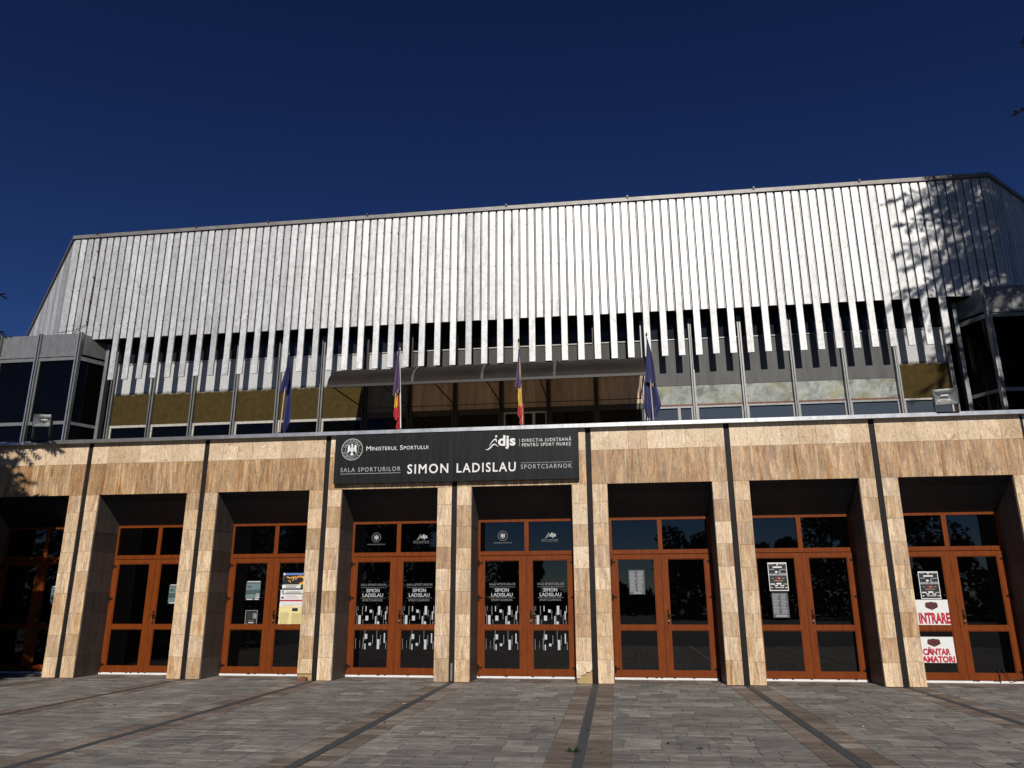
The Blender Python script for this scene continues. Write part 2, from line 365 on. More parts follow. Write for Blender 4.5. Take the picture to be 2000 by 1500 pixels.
for k in range(-6, 6):
    xa, xb = k*W+0.325, (k+1)*W-0.325
    y = -0.02; row = 0
    while y > -9.1:
        d = 0.3 if row % 4 else 0.2
        x = xa-(0.4*rnd()); 
        while x < xb:
            l = R.choice((0.2, 0.3, 0.4, 0.5, 0.6))
            if xb-(x+l) < 0.09: l = xb-x
            if x+l > xa+0.04: paver(g, max(x, xa), min(x+l, xb), y-d, y, 0)
            x += l
        y -= d; row += 1
for k in range(-5, 6):
    for (xa, xb) in ((k*W-0.325, k*W-0.058), (k*W+0.058, k*W+0.325)):
        y = -0.02
        while y > -9.1:
            d = R.choice((0.2, 0.3, 0.3)); paver(g, xa, xb, y-d, y, 1); y -= d
for k in range(-4, 4):                                    # dark brown courses inside the porches
    for y in (0.0, 0.28, 0.56):
        x = k*W+0.35
        while x < k*W+2.35:
            l = min(0.3, k*W+2.35-x); 
            if l > 0.05: paver(g, x, x+l, y, y+0.28, 0.75)
            x += l
tag(g.build('pavement'), kind='structure')
g = MB()
for k in range(-5, 6):
    y = -0.02
    while y > -9.1:
        g.box(k*W-0.052, k*W+0.052, y-0.497, y, -0.006, 0.001, 'drain_iron'); y -= 0.5
tag(g.build('drain_channel'), kind='structure')

# ------------------------------------------------------------------ sports hall
hall = empty('sports_hall', (0, 0, 0), 'long sports hall with ribbed metal upper facade over eight travertine door portals', 'building')
HP = hall
DEP = 0.85
SOFF_Y, SOFF_Z = 0.80, 3.115
LINT = 3.672; SPLIT = 4.345; STOP = 4.80
vein_bays = {-4: 0.72, -3: 0.70, -2: 0.70, -1: 0.3, 0: 0.3, 1: 0.72, 2: 0.72, 3: 0.78}
for k in range(-4, 4):
    x0 = k*W; mb = MB()
    def slab(xa, xb, ya, yb, za, zb, g_, br, mb=mb, mt='travertine'):
        mb.box(xa+0.002, xb-0.002, ya, yb, za+0.002, zb-0.002, mt, (rnd(), g_, max(0, min(1, br+R.uniform(-0.3, 0.3)))))
    bk = vein_bays[k]
    # backing
    mb.box(x0+0.058, x0+0.335, 0.03, DEP+0.05, 0, LINT-0.01, 'plaster'); mb.box(x0+2.365, x0+2.642, 0.03, DEP+0.05, 0, LINT-0.01, 'plaster')
    mb.box(x0+0.058, x0+2.642, 0.03, 0.3, LINT, STOP-0.003, 'plaster')
    zs = [0.005, 0.40, 0.815, 1.23, 1.645, 2.06, 2.475, 2.89, 3.30, LINT]
    if k % 2: zs = [0.005, 0.42, 0.835, 1.25, 1.665, 2.08, 2.495, 2.91, 3.325, LINT]
    for i in range(len(zs)-1):
        for side, (xa, xb) in enumerate(((x0+0.053, x0+0.345), (x0+2.355, x0+2.647))):
            br = R.choice((0, 0, 0, 0.1, 0.2, 0.5))
            if k == 0 and side == 1 and i == 0:           # broken slab at the foot
                pts = [(xa+.002, zs[1]-.002), (xb-.002, zs[1]-.002), (xb-.002, 0.25), (xb-.05, 0.20), (xb-.10, 0.21), (xb-.13, 0.165), (xb-.2, 0.15), (xb-.235, 0.09), (xa+.002, 0.10)]
                mb.prism(pts, 'y', 0, 0.028, 'travertine', (0.3, 0, 0.0)); continue
            if k == -2 and side == 1 and i == 0:
                slab(xa, xb, 0, 0.028, 0.13, zs[1], 0.8, br); continue
            light = 0 if (k == 0 and side == 1 and i in (6, 7, 5)) else 0.75
            slab(xa, xb, 0, 0.028, zs[i], zs[i+1], light, br)
        # reveals
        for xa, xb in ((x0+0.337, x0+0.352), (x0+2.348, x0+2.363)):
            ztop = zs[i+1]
            if ztop <= 3.0: slab(xa, xb, 0.030, DEP-0.04, zs[i], ztop, 1, 0.75, mt='shaded_reveal_stone')
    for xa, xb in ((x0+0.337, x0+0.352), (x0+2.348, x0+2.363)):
        mb.prism([(0.030, 2.895), (DEP-0.04, 2.895), (DEP-0.04, SOFF_Z), (0.030, LINT-0.006)], 'x', xa, xb, 'shaded_reveal_stone', (rnd(), 1, 0.75))
    nsl = 7 if k % 2 else 8
    for i in range(nsl):
        xa, xb = x0+0.053+i*2.594/nsl, x0+0.053+(i+1)*2.594/nsl
        mb.box(xa+0.0015, xb-0.0015, -0.002, 0.028, LINT+0.002, SPLIT-0.002, 'travertine', (0.62+0.05*k, 1, max(0, bk+R.uniform(-.14, .14))))
        slab(xa, xb, -0.002, 0.028, SPLIT, STOP, 0, bk*0.35)
    o = mb.build('stone_portal', HP)
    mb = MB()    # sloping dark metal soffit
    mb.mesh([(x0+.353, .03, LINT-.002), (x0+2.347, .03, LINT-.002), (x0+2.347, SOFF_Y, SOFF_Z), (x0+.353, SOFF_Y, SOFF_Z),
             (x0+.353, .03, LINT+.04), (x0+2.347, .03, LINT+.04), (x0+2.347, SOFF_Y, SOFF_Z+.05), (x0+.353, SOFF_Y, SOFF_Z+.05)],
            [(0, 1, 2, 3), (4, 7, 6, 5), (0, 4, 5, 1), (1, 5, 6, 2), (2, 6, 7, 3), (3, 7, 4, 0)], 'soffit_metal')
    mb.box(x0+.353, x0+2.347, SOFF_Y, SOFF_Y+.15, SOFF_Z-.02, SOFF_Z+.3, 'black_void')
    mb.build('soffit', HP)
mb = MB()
for k in range(-4, 5): mb.box(k*W-0.0515, k*W+0.0515, 0.022, 0.10, 0.0, STOP-0.003, 'joint_metal')
jo = mb
for k in range(-4, 5):
    mb = MB(); mb.box(k*W-0.0515, k*W+0.0515, 0.018, 0.10, 0.0, STOP-0.003, 'joint_metal')
    if k == 0: mb.box(-0.02, 0.02, -0.004, 0.017, 0.02, 0.34, 'grey_metal')
    mb.build('joint_strip', HP)

def arc_text(mb, body, cx, cz, rr, a0, a1, cap, y, mat, inside=False):
    k = len(body)
    for i, ch in enumerate(body):
        if ch == ' ': continue
        a = a0+(a1-a0)*(i/(k-1)); V, F, cu = text_mesh(ch, 0.0, 1.0)
        mn = min(p[0] for p in V); mx = max(p[0] for p in V); s = cap/cu; th = a-math.pi/2 if not inside else a+math.pi/2
        px, pz = cx+rr*math.cos(a), cz+rr*math.sin(a); c, sn = math.cos(th), math.sin(th)
        mb.mesh([(px+((p[0]-(mn+mx)/2)*s*c-(p[1]*s-cap/2)*sn), y-(0.004 if p[2] > 0 else 0), pz+((p[0]-(mn+mx)/2)*s*sn+(p[1]*s-cap/2)*c)) for p in V], F, mat)
def ring(mb, cx, cz, r0, r1, y, th, mat, seg=40):
    V = []; F = []
    for i in range(seg):
        a = 2*math.pi*i/seg; c, s = math.cos(a), math.sin(a)
        V += [(cx+r0*c, y, cz+r0*s), (cx+r1*c, y, cz+r1*s), (cx+r1*c, y-th, cz+r1*s), (cx+r0*c, y-th, cz+r0*s)]
    for i in range(seg):
        j = (i+1) % seg
        for q in range(4): F.append((4*i+q, 4*j+q, 4*j+(q+1) % 4, 4*i+(q+1) % 4))
    mb.mesh(V, F, mat)
def emblem(mb, cx, cz, r, y, white, grey, lettering=True):
    ring(mb, cx, cz, r*0.93, r, y, 0.004, grey); ring(mb, cx, cz, r*0.585, r*0.62, y, 0.004, grey)
    if lettering:
        arc_text(mb, 'GUVERNUL', cx, cz, r*0.775, rad(157), rad(23), r*0.24, y, grey)
        arc_text(mb, 'ROMÂNIEI', cx, cz, r*0.775, rad(203), rad(337), r*0.24, y, grey, True)
        for sx in (-1, 1): mb.prism([(cx+sx*r*.775+r*.04*math.cos(q), cz+r*.04*math.sin(q)) for q in (0, 1.57, 3.14, 4.71)], 'y', y-.004, y, grey)
    E = lambda pts: mb.prism([(cx+a*r, cz+b_*r) for a, b_ in pts], 'y', y-0.004, y, white)
    E([(-.05, .22), (-.1, .44), (-.16, .40), (-.06, .5), (.05, .5), (.09, .42), (.06, .22)])          # head
    for sg in (-1, 1):                                                                                 # wings
        E([(sg*a, b_) for a, b_ in [(.1, .2), (.2, .12), (.2, .36), (.3, .42), (.4, .36), (.42, -.3), (.36, -.36), (.33, -.2), (.27, -.3), (.24, -.1), (.17, -.2), (.1, .0)]][::sg])
    E([(-.09, .2), (.09, .2), (.16, -.02), (.1, -.2), (0, -.28), (-.1, -.2), (-.16, -.02)])            # shield
    E([(-.05, -.28), (.05, -.28), (.17, -.46), (0, -.58), (-.17, -.46)])                               # tail
def runner_logo(mb, x0, z0, s, y, mat, letters=None):
    # box of width 1 (x) from the left tip of the trail to the end of the letters
    def sw(pts, wd):
        L_, R_ = [], []
        for i, p in enumerate(pts):
            q0 = pts[max(i-1, 0)]; q1 = pts[min(i+1, len(pts)-1)]; dx, dz = q1[0]-q0[0], q1[1]-q0[1]; l = math.hypot(dx, dz)
            L_.append((p[0]-dz/l*wd[i], p[1]+dx/l*wd[i])); R_.append((p[0]+dz/l*wd[i], p[1]-dx/l*wd[i]))
        for i in range(len(pts)-1):
            mb.prism([(x0+a*s, z0+c*s) for a, c in (L_[i], L_[i+1], R_[i+1], R_[i])], 'y', y-0.004, y, mat)
    sw([(0, .02), (.08, .01), (.16, .07), (.24, .16), (.3, .19), (.36, .16), (.43, .1)], [.004, .014, .022, .022, .02, .014, .004])
    sw([(.13, .13), (.2, .24), (.29, .34), (.34, .36), (.36, .33), (.37, .25)], [.003, .012, .018, .022, .024, .006])
    mb.prism([(x0+s*(.36+.035*math.cos(q*.524)), z0+s*(.45+.035*math.sin(q*.524))) for q in range(12)], 'y', y-0.004, y, mat)
    (letters or mb).text('djs', x0+.42*s, x0+1.0*s, z0+.14*s, .34*s, y, mat, 0.004, 0.03)

# ------------------------------------------------------------------ doors
def door(k):
    x0 = k*W; y = DEP; fr = MB()
    FX0, FX1 = x0+0.353, x0+2.347
    fr.box(FX0, x0+0.395, y-0.05, y+0.05, 0.042, 3.085, 'door_wood'); fr.box(x0+2.29, FX1, y-0.05, y+0.05, 0.042, 3.085, 'door_wood')
    fr.box(x0+0.395, x0+2.29, y-0.05, y+0.05, 3.036, 3.085, 'door_wood')
    fr.box(x0+0.395, x0+2.29, y-0.05, y+0.05, 2.365, 2.445, 'door_wood')
    fr.box(x0+1.312, x0+1.40, y-0.048, y+0.05, 2.445, 3.036, 'door_wood')
    root = fr.build('door', HP)
    t = MB(); t.box(FX0, FX1-0.03, y-0.075, y+0.04, 0.002, 0.040, 'white_paint')
    for _ in range(6): q = FX0+rnd()*1.9; t.box(q, q+0.04, y-0.078, y-0.074, 0.03, 0.042, 'joint_metal')
    t.build('threshold', root)
    for xa, xb in ((x0+0.395, x0+1.312), (x0+1.40, x0+2.29)):
        p = MB(); p.box(xa, xb, y-0.012, y+0.012, 2.445, 3.036, 'door_glass'); p.build('transom_pane', root)
    for i, (xa, xb, ga, gb) in enumerate(((x0+0.375, x0+1.349, x0+0.485, x0+1.213), (x0+1.355, x0+2.312, x0+1.468, x0+2.194))):
        l = MB(); ya, yb = y-0.072, y-0.012
        l.box(xa, ga, ya, yb, 0.048, 2.352, 'door_wood'); l.box(gb, xb, ya, yb, 0.048, 2.352, 'door_wood')
        l.box(ga, gb, ya+0.002, yb, 2.262, 2.352, 'door_wood'); l.box(ga, gb, ya+0.002, yb, 0.048, 0.165, 'door_wood'); l.box(ga, gb, ya+0.002, yb, 0.91, 0.998, 'door_wood')
        bd = 0.014   # beads
        for za, zb in ((0.165, 0.91), (0.998, 2.262)):
            l.box(ga, ga+bd, ya+0.014, yb, za, zb, 'door_wood'); l.box(gb-bd, gb, ya+0.014, yb, za, zb, 'door_wood')
            l.box(ga+bd, gb-bd, ya+0.014, yb, za, za+bd, 'door_wood'); l.box(ga+bd, gb-bd, ya+0.014, yb, zb-bd, zb, 'door_wood')
        l.build('door_leaf', root)
        for za, zb in ((0.165, 0.91), (0.998, 2.262)):
            p = MB(); p.box(ga+0.002, gb-0.002, y-0.05, y-0.025, za+0.002, zb-0.002, 'door_glass'); p.build('glass_pane', root)
        hx = xa if i == 0 else xb
        for hz in (2.21, 1.53, 0.20):
            h = MB(); sg = 1 if i == 0 else -1
            h.tube([(hx, ya-0.012, hz-0.055), (hx, ya-0.012, hz+0.055)], 0.013, 'handle_metal'); h.box(min(hx, hx+sg*.075), max(hx, hx+sg*.075), ya-0.011, ya, hz-0.018, hz+0.018, 'handle_metal'); h.build('hinge', root)
    h = MB(); hx = x0+1.435
    h.box(hx-0.016, hx+0.016, y-0.082, y-0.072, 1.03, 1.29, 'handle_metal'); h.tube([(hx, y-0.08, 1.19), (hx, y-0.13, 1.19), (hx+0.02, y-0.135, 1.19), (hx+0.12, y-0.135, 1.185)], 0.011, 'handle_metal')
    h.tube([(hx, y-0.083, 1.085), (hx, y-0.095, 1.085)], 0.014, 'aluminium_trim'); h.build('door_handle', root)
    return root
doors = {k: door(k) for k in range(-4, 4)}

BARS = []
rb = random.Random(5)
for (u, a, c, wd, br) in [(.00, .0, .22, .012, .5), (.05, .0, .10, .012, .5), (.19, .0, .21, .022, .45), (.30, .0, .12, .022, .95), (.46, .08, .15, .062, 1), (.72, .0, .20, .062, 1), (.80, .09, .24, .02, .5),
                       (.93, .12, .31, .03, .9), (.97, .0, .16, .016, .8), (.11, .21, .58, .065, 1), (.34, .22, .33, .075, 1), (.62, .23, .55, .028, .95), (.66, .14, .40, .016, .6), (.70, .35, .50, .06, 1),
                       (.53, .10, .30, .016, .5), (.03, .17, .42, .016, .6), (.22, .30, .45, .014, .4), (.87, .20, .42, .012, .5), (.95, .34, .46, .02, .6), (.40, .5, .62, .012, .5), (.30, .55, .78, .016, .55),
                       (.20, .52, .60, .012, .5), (.33, .64, .75, .08, 1), (.47, .84, .90, .06, 1), (.73, .76, .98, .062, 1), (.64, .5, .70, .02, .9), (.68, .56, .80, .014, .6), (.92, .62, .84, .03, .9),
                       (.26, .72, .98, .022, .5), (.32, .86, .99, .028, .9), (.06, .5, .82, .012, .6), (.02, .74, .98, .014, .6), (.98, .5, .66, .018, .5), (.97, .80, .98, .02, .6), (.55, .66, .86, .02, .35), (.80, .66, .88, .018, .6), (.15, .78, .95, .01, .4)]:
    BARS.append((u, a, c, wd, br))
def decal(k):
    x0 = k*W; y = DEP-0.051
    for i, (ga, gb) in enumerate(((.485, 1.213), (1.468, 2.194))):
        a = x0+ga; wd = gb-ga; d = MB()
        d.text('SALA SPORTURILOR', a+.1, a+.64, 1.77, .042, y, 'decal_grey', 0.001); d.box(a+.1, a+.635, y-.001, y, 1.733, 1.738, 'decal_grey')
        d.text('SIMON', a+.22, a+.50, 1.643, .068, y, 'decal_white', 0.001, 0.012); d.text('LADISLAU', a+.145, a+.58, 1.55, .068, y, 'decal_white', 0.001, 0.012)
        d.build('lettering', doors[k]); d = MB()
        d.box(a+.1, a+.63, y-.001, y, 1.523, 1.528, 'decal_grey'); d.text('SPORTCSARNOK', a+.14, a+.58, 1.462, .042, y, 'decal_grey', 0.001)
        d.build('lettering', doors[k])
        d = MB(); d2 = MB(); Z0, Z1 = 1.365, 0.515
        for (u, p, q, bw, br) in BARS:
            bw *= .8 if br > .85 else .6
            xa = a+0.03+u*(wd-0.06)-bw/2; za, zb = Z0+(Z1-Z0)*q, Z0+(Z1-Z0)*p
            xa = max(xa, a+.018); xb = min(xa+bw, a+wd-.018)
            if zb > 0.912 and za < 0.996:
                za = 0.998+.016
                if zb-za < .02: continue
            if za < .912 and zb > .89: zb = min(zb, .893)
            (d if za > .95 else d2).box(xa, xb, y-.001, y, za, zb, 'decal_white' if br > .7 else 'decal_grey')
        d.build('decal_bars', doors[k]); d2.build('decal_bars', doors[k])
    d = MB(); yt = DEP-0.0125
    emblem(d, x0+.858, 2.757, .1, yt, 'decal_white', 'decal_grey', False)
    d.text('MINISTERUL SPORTULUI', x0+.67, x0+1.05, 2.605, .022, yt, 'decal_grey', 0.001)
    d.build('emblem', doors[k])
    d = MB(); d3 = MB(); runner_logo(d, x0+1.73, 2.70, .23, yt, 'decal_white', d3); d3.build('lettering', doors[k])
    d.build('logo', doors[k]); d = MB(); d.text('DIRECȚIA JUDEȚEANĂ', x0+1.66, x0+2.0, 2.66, .019, yt, 'decal_grey', 0.001); d.text('PENTRU SPORT MUREȘ', x0+1.66, x0+2.0, 2.628, .019, yt, 'decal_grey', 0.001)
    d.build('lettering', doors[k])
decal(-1); decal(0)

# ------------------------------------------------------------------ entrance block: coping, roof terrace, side walls
mb = MB()
seg = [-10.86, -8.2, -5.1, -2.0, 1.35, 4.2, 7.2, 10.86]
for i in range(len(seg)-1):
    mb.box(seg[i]+0.002, seg[i+1]-0.002, -0.12, 0.30, 4.792, 4.868+R.uniform(-.003, .003), 'aluminium_trim', (rnd(), 0, 0))
mb.build('coping', HP)
mb = MB(); mb.box(-10.75, 10.75, 0.31, 6.2, 4.45, 4.62, 'dark_metal'); mb.box(-17.5, -10.76, 2.4, 6.2, 4.45, 4.62, 'dark_metal'); mb.box(10.76, 17.0, 2.4, 6.2, 4.45, 4.62, 'dark_metal'); mb.build('terrace_roof', HP)
mb = MB()
mb.box(-10.852, -10.80, 0.012, 6.0, 0, 4.79, 'far_wall'); mb.box(10.80, 10.852, 0.012, 6.0, 0, 4.79, 'far_wall')
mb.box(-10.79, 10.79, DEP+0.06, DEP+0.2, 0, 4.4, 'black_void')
mb.box(-17.5, -10.86, 2.5, 6, 0, 4.45, 'far_wall'); mb.box(10.86, 17.0, 2.5, 6, 0, 4.45, 'far_wall')
mb.build('side_wall', HP)

# ------------------------------------------------------------------ upper wall behind the cladding
YW = 5.85; MX = [0.1+1.35*k for k in range(-9, 10)]
for i, x in enumerate(MX):
    mb = MB(); k = i-9
    mat = 'canopy_frame' if -3 <= k <= 2 else 'grey_metal'
    wdt = 0.045 if mat != 'canopy_frame' else 0.055
    mb.box(x-wdt, x-0.012, YW-0.13, YW-0.002, 4.6, 9.15, mat, (rnd(), 0, 0)); mb.box(x-0.012, x+0.014, YW-0.05, YW-0.002, 4.6, 9.15, 'dark_metal'); mb.box(x+0.014, x+wdt+0.01, YW-0.10, YW-0.002, 4.6, 9.15, mat, (rnd(), 0, 0))
    mb.build('mullion', HP)
for i in range(18):
    k = i-9; xa, xb = MX[i]+0.056, MX[i+1]-0.046
    mid = 7.22
    if k <= -4 or k == 8:
        mb = MB(); mb.box(xa, xb, YW, YW+.1, 6.60, 8.54, 'speckled_olive'); mb.build('wall_panel', HP)
    elif k <= 2:
        up_m = 'speckled_olive' if k == -3 else 'dark_sheet'
        mb = MB(); mb.box(xa, xb, YW, YW+.1, 7.70, 8.54, up_m); mb.build('wall_panel', HP)
        mb = MB(); mb.box(xa, xb, YW, YW+.1, 6.72, 7.70, 'brown_panel' if k > -3 else 'grey_sheet'); mb.build('wall_panel', HP)
        mb = MB(); mb.box(xa, xb, YW-.03, YW+.1, 6.60, 6.72, 'canopy_frame'); mb.build('rail', HP)
    else:
        mb = MB(); mb.box(xa, xb, YW, YW+.1, 7.20, 8.54, 'grey_sheet'); mb.build('wall_panel', HP)
        mb = MB(); mb.box(xa, xb, YW+.012, YW+.1, 6.65, 7.20, 'mossy_concrete'); mb.build('wall_panel', HP)
        mb = MB(); mb.box(xa, xb, YW-.02, YW+.1, 6.58, 6.65, 'rusty_rail'); mb.build('rail', HP)
    # upper lights above the transom
    mb = MB(); mb.box(xa, xb, YW-.03, YW+.1, 8.54, 8.57, 'light_frame' if k not in (3, 4, 5, 6, 7) else 'grey_metal'); mb.build('transom', HP)
    mb = MB(); mb.box(xa, xb, YW+.02, YW+.06, 8.57, 9.3, 'dim_window' if k > 2 or k < -2 else 'window_glass'); mb.build('upper_window', HP)
    # windows at the bottom
    fm = 'light_frame' if (k <= -4 or k == 0 or k == 8) else ('canopy_frame' if k <= 2 else 'grey_metal')
    mb = MB(); t = 0.075 if k <= -4 else 0.05
    mb.box(xa, xb, YW-.025, YW+.08, 6.60-t, 6.598, fm); mb.box(xa, xa+.05, YW-.02, YW+.08, 4.62, 6.60-t, fm); mb.box(xb-.05, xb, YW-.02, YW+.08, 4.62, 6.60-t, fm)
    if k in (0, 3): mb.box(xb-.42, xb-.34, YW-.02, YW+.08, 4.62, 6.60-t, fm)
    wf = mb.build('window', HP)
    mb = MB(); mb.box(xa+.05, xb-.05, YW+.02, YW+.05, 4.62, 6.60-t, 'blue_window' if k > 2 else 'window_glass'); mb.build('pane', wf)
# cladding
YC = 5.3; P0, HPIT = -11.83, 0.2302; ZT, ZS, ZL = 12.765, 9.24, 7.92
def rib(mb, o, ax, nrm, wd, z0, z1, tz):
    # folded sheet rib: front face with slightly buckled surface, two returns; o = left bottom corner on the front plane
    nz = 7; tilt = R.uniform(-.0045, .0045); V = []
    for i in range(nz+1):
        z = z0+(z1-z0)*i/nz
        a = o+nrm*(tilt+R.uniform(-.0012, .0012)); b_ = o+ax*wd+nrm*(-tilt+R.uniform(-.0012, .0012))
        c = .007; V += [(*(o-nrm*0.055).xy, z), (*(a-nrm*c).xy, z), (*(a+ax*c).xy, z), (*(b_-ax*c).xy, z), (*(b_-nrm*c).xy, z), (*(o+ax*wd-nrm*0.055).xy, z)]
    F = []
    for i in range(nz):
        for q in range(5): F.append((6*i+q, 6*i+q+1, 6*i+7+q, 6*i+6+q))
    F.append((5, 4, 3, 2, 1, 0)); F.append(tuple(6*nz+q for q in range(6))); F.append((0, 6*nz, 6*nz+5, 5))
    mb.mesh(V, F, 'aluminium_cladding', (tz, rnd(), 0))
mb = MB(); AX = Vector((1, 0, 0)); NR = Vector((0, -1, 0))
for j in range(-8, 112):
    cxx = P0+HPIT*j; longs = (j % 2 == 0) and 0 <= j <= 104
    o = Vector((cxx-.0905, YC-(0.006 if longs else 0), 0))
    rib(mb, o, AX, NR, .181, ZL+R.uniform(-.008, .008) if longs else ZS+R.uniform(-.006, .006), ZT-.06, rnd())
    if j < 111: mb.box(cxx+HPIT/2-.006, cxx+HPIT/2+.005, YC+.038, YC+.05, ZS+.01, ZT-.05, 'aluminium_cladding', (rnd(), 0, 0))
for j in range(-8, 112):                                  # fixings along the rib edges
    for z in (9.72, 10.9, 12.2):
        if rnd() < .75: xx = P0+HPIT*j+.085; zz = z+R.uniform(-.02, .02); mb.box(xx-.008, xx+.010, YC-.016, YC-.001, zz, zz+.022, 'dark_metal')
    if rnd() < .1: xx = P0+HPIT*j+R.uniform(-.05, .09); zz = R.uniform(9.5, 12.5); mb.box(xx-.008, xx+.012, YC-.014, YC, zz, zz+R.uniform(.02, .06), 'dark_metal')
mb.build('metal_cladding', HP, recalc=False)
CL, CR = Vector((-13.79, YC, 0)), Vector((13.84, YC, 0))
dl = Vector((-math.sin(rad(45.5)), math.cos(rad(45.5)), 0)); dr = Vector((math.sin(rad(46)), math.cos(rad(46)), 0))
LEN = 12.0
for side, (c0, d) in enumerate(((CL, dl), (CR, dr))):
    mb = MB(); nr = Vector((d.y, -d.x, 0)) if d.x > 0 else Vector((-d.y, d.x, 0))
    if nr.y > 0: nr = -nr
    q = 0.03; i = 0
    while q < LEN:
        zb = ZS+R.uniform(-.006, .006)
        if d.x > 0: rib(mb, c0+d*q, d, nr, .165, zb, ZT-.06, rnd())
        else: rib(mb, c0+d*(q+.165), -d, nr, .165, zb, ZT-.06, rnd())
        a = c0+d*(q+.201)-nr*.035; mb.obox((a.x, a.y, ZS+.01), d*.016, -nr*.015, (0, 0, ZT-.06-ZS), 'aluminium_cladding', (rnd(), 0, 0))
        q += HPIT; i += 1
    mb.build('metal_cladding', HP, recalc=False)
# dark body behind the cladding, roof, roof edge
EL, ER = CL+dl*LEN, CR+dr*LEN
body = [(-13.72, YC+.062), (13.77, YC+.062), (ER.x-.06, ER.y+.05), (ER.x-.06, 32), (EL.x+.06, 32), (EL.x+.06, EL.y+.05)]
mb = MB(); mb.prism(body, 'z', ZS-.02, ZT-.04, 'black_void'); mb.build('hall_body', HP)
mb = MB(); mb.box(-12.0, 12.3, YW+.101, 31, 4.4, ZS-.03, 'black_void'); mb.build('inner_wall', HP)
mb = MB()
outer = [(CL.x-.03, YC-.05), (CR.x+.03, YC-.05), (ER.x+.05, ER.y-.04), (ER.x+.05, 32.1), (EL.x-.05, 32.1), (EL.x-.05, EL.y-.04)]
mb.prism(outer, 'z', ZT-.045, ZT+.07, 'roof_edge_metal'); 
mb.build('roof_edge', HP)
mb = MB()                                          # clips and lightning wire along the edge
pts = []
for i in range(60):
    x = -13.7+27.5*i/59; pts.append((x, YC-.03, ZT+.085+.02*math.sin(i*1.7)*rnd()))
mb.tube(pts, 0.006, 'dark_metal', 5)
for x in (-13.0, -9.6, -7.2, -4.0, 0.3, 3.9, 7.5, 10.4, 12.9): mb.box(x, x+.05, YC-.09, YC-.02, ZT+.05, ZT+.12, 'dark_metal')
mb.build('lightning_wire', HP)
mb = MB(); cx_ = P0+HPIT*-5+.115
mb.tube([(cx_, YC-.05, ZT+.05), (cx_+.02, YC-.03, 11.6), (cx_-.01, YC-.03, 10.4), (cx_, YC-.03, 9.75), (cx_-.35, YC-.06, 9.55), (cx_-.75, YC-.25, 9.42)], 0.011, 'dark_metal', 6)
for z in (12.2, 11.3, 10.5, 9.8): mb.box(cx_-.03, cx_+.03, YC-.06, YC, z, z+.05, 'rusty_rail')
mb.build('lightning_wire', HP)

# wings
def wing(sg, xc, xb, yb):
    YF = 5.0; c = Vector((xc, YF, 0)); bk = Vector((xb, yb, 0)); end = xc+sg*4.4
    mb = MB()
    def wall(a, d, ln, z0, z1, mat, th=.03, out=0.0, t=0.5):
        nn = Vector((d.y, -d.x, 0));  nn = nn if nn.y < 0 else -nn
        if abs(d.y) > .5: nn = Vector((-sg*abs(d.y), -sg*sg*abs(d.x), 0)); nn = Vector((-sg*abs(d.y), -abs(d.x), 0))
        p = a+nn*out; mb.obox((p.x, p.y, z0), d*ln, -nn*th, (0, 0, z1-z0), mat, (t, .5, 0))
    # body so that it is solid
    poly = [(xc+sg*.03, YF+.06), (end, YF+.06), (end, 12), (xb+sg*.6, 12), (xb+sg*.05, yb+.04)]
    mb.prism(poly, 'z', 4.5, 9.30, 'black_void')
    root = mb.build('wing', HP)
    dF = Vector((sg, 0, 0)); dR = (bk-c); ln = dR.length; dR.normalize()
    mb = MB(); 
    for i in range(4): wall(c+dF*(1.34*i+.05), dF, 1.24, 8.70, 9.35, 'grey_metal', .05, 0, rnd())
    wall(c, dR, ln, 8.70, 9.33, 'grey_metal', .04, 0, .1)
    mb.build('parapet', root)
    mb = MB()
    for i in range(4):
        a = c+dF*(1.34*i+.05)
        wall(a, dF, 1.24, 8.62, 8.69, 'grey_metal', .05, .03, .9); wall(a, dF, 1.24, 8.50, 8.60, 'grey_metal', .05, .015, .9); wall(a, dF, 1.24, 6.50, 6.60, 'grey_metal', .05, .02, 1)
        wall(a, dF, .05, 6.60, 8.50, 'grey_metal', .04, .01, .7); wall(a+dF*1.19, dF, .05, 6.60, 8.50, 'grey_metal', .04, .01, .7)
    wall(c, dR, ln, 8.50, 8.62, 'grey_metal', .04, .02, .9); wall(c, dR, ln, 6.50, 6.59, 'grey_metal', .04, .02, .9)
    mb.build('window_frame', root)
    for i in range(4):
        mb = MB(); a = c+dF*(1.34*i+.05); wall(a, dF, 1.24, 4.62, 8.5, 'window_glass', .02, -.03); mb.build('pane', root)
        mb = MB(); mb.box(c.x+sg*1.34*i-.05, c.x+sg*1.34*i-.012, YF-.1, YF+.05, 4.62, 9.38, 'aluminium_trim', (rnd(), 0, 0)); mb.box(c.x+sg*1.34*i+.012, c.x+sg*1.34*i+.05, YF-.07, YF+.05, 4.62, 9.37, 'grey_metal', (rnd(), 0, 0)); mb.box(c.x+sg*1.34*i-.012, c.x+sg*1.34*i+.012, YF-.03, YF+.05, 4.62, 9.36, 'dark_metal'); mb.build('mullion', root)
    mb = MB(); wall(c, dR, ln, 4.62, 8.5, 'window_glass', .02, -.02); mb.build('pane', root)
    mb = MB(); mb.box(xb-.05, xb+.05, yb-.22, yb-.02, 4.62, 9.2, 'grey_metal', (.9, 0, 0)); mb.build('mullion', root)
wing(-1, -12.76, -12.32, 5.9); wing(1, 13.02, 12.55, 5.9)

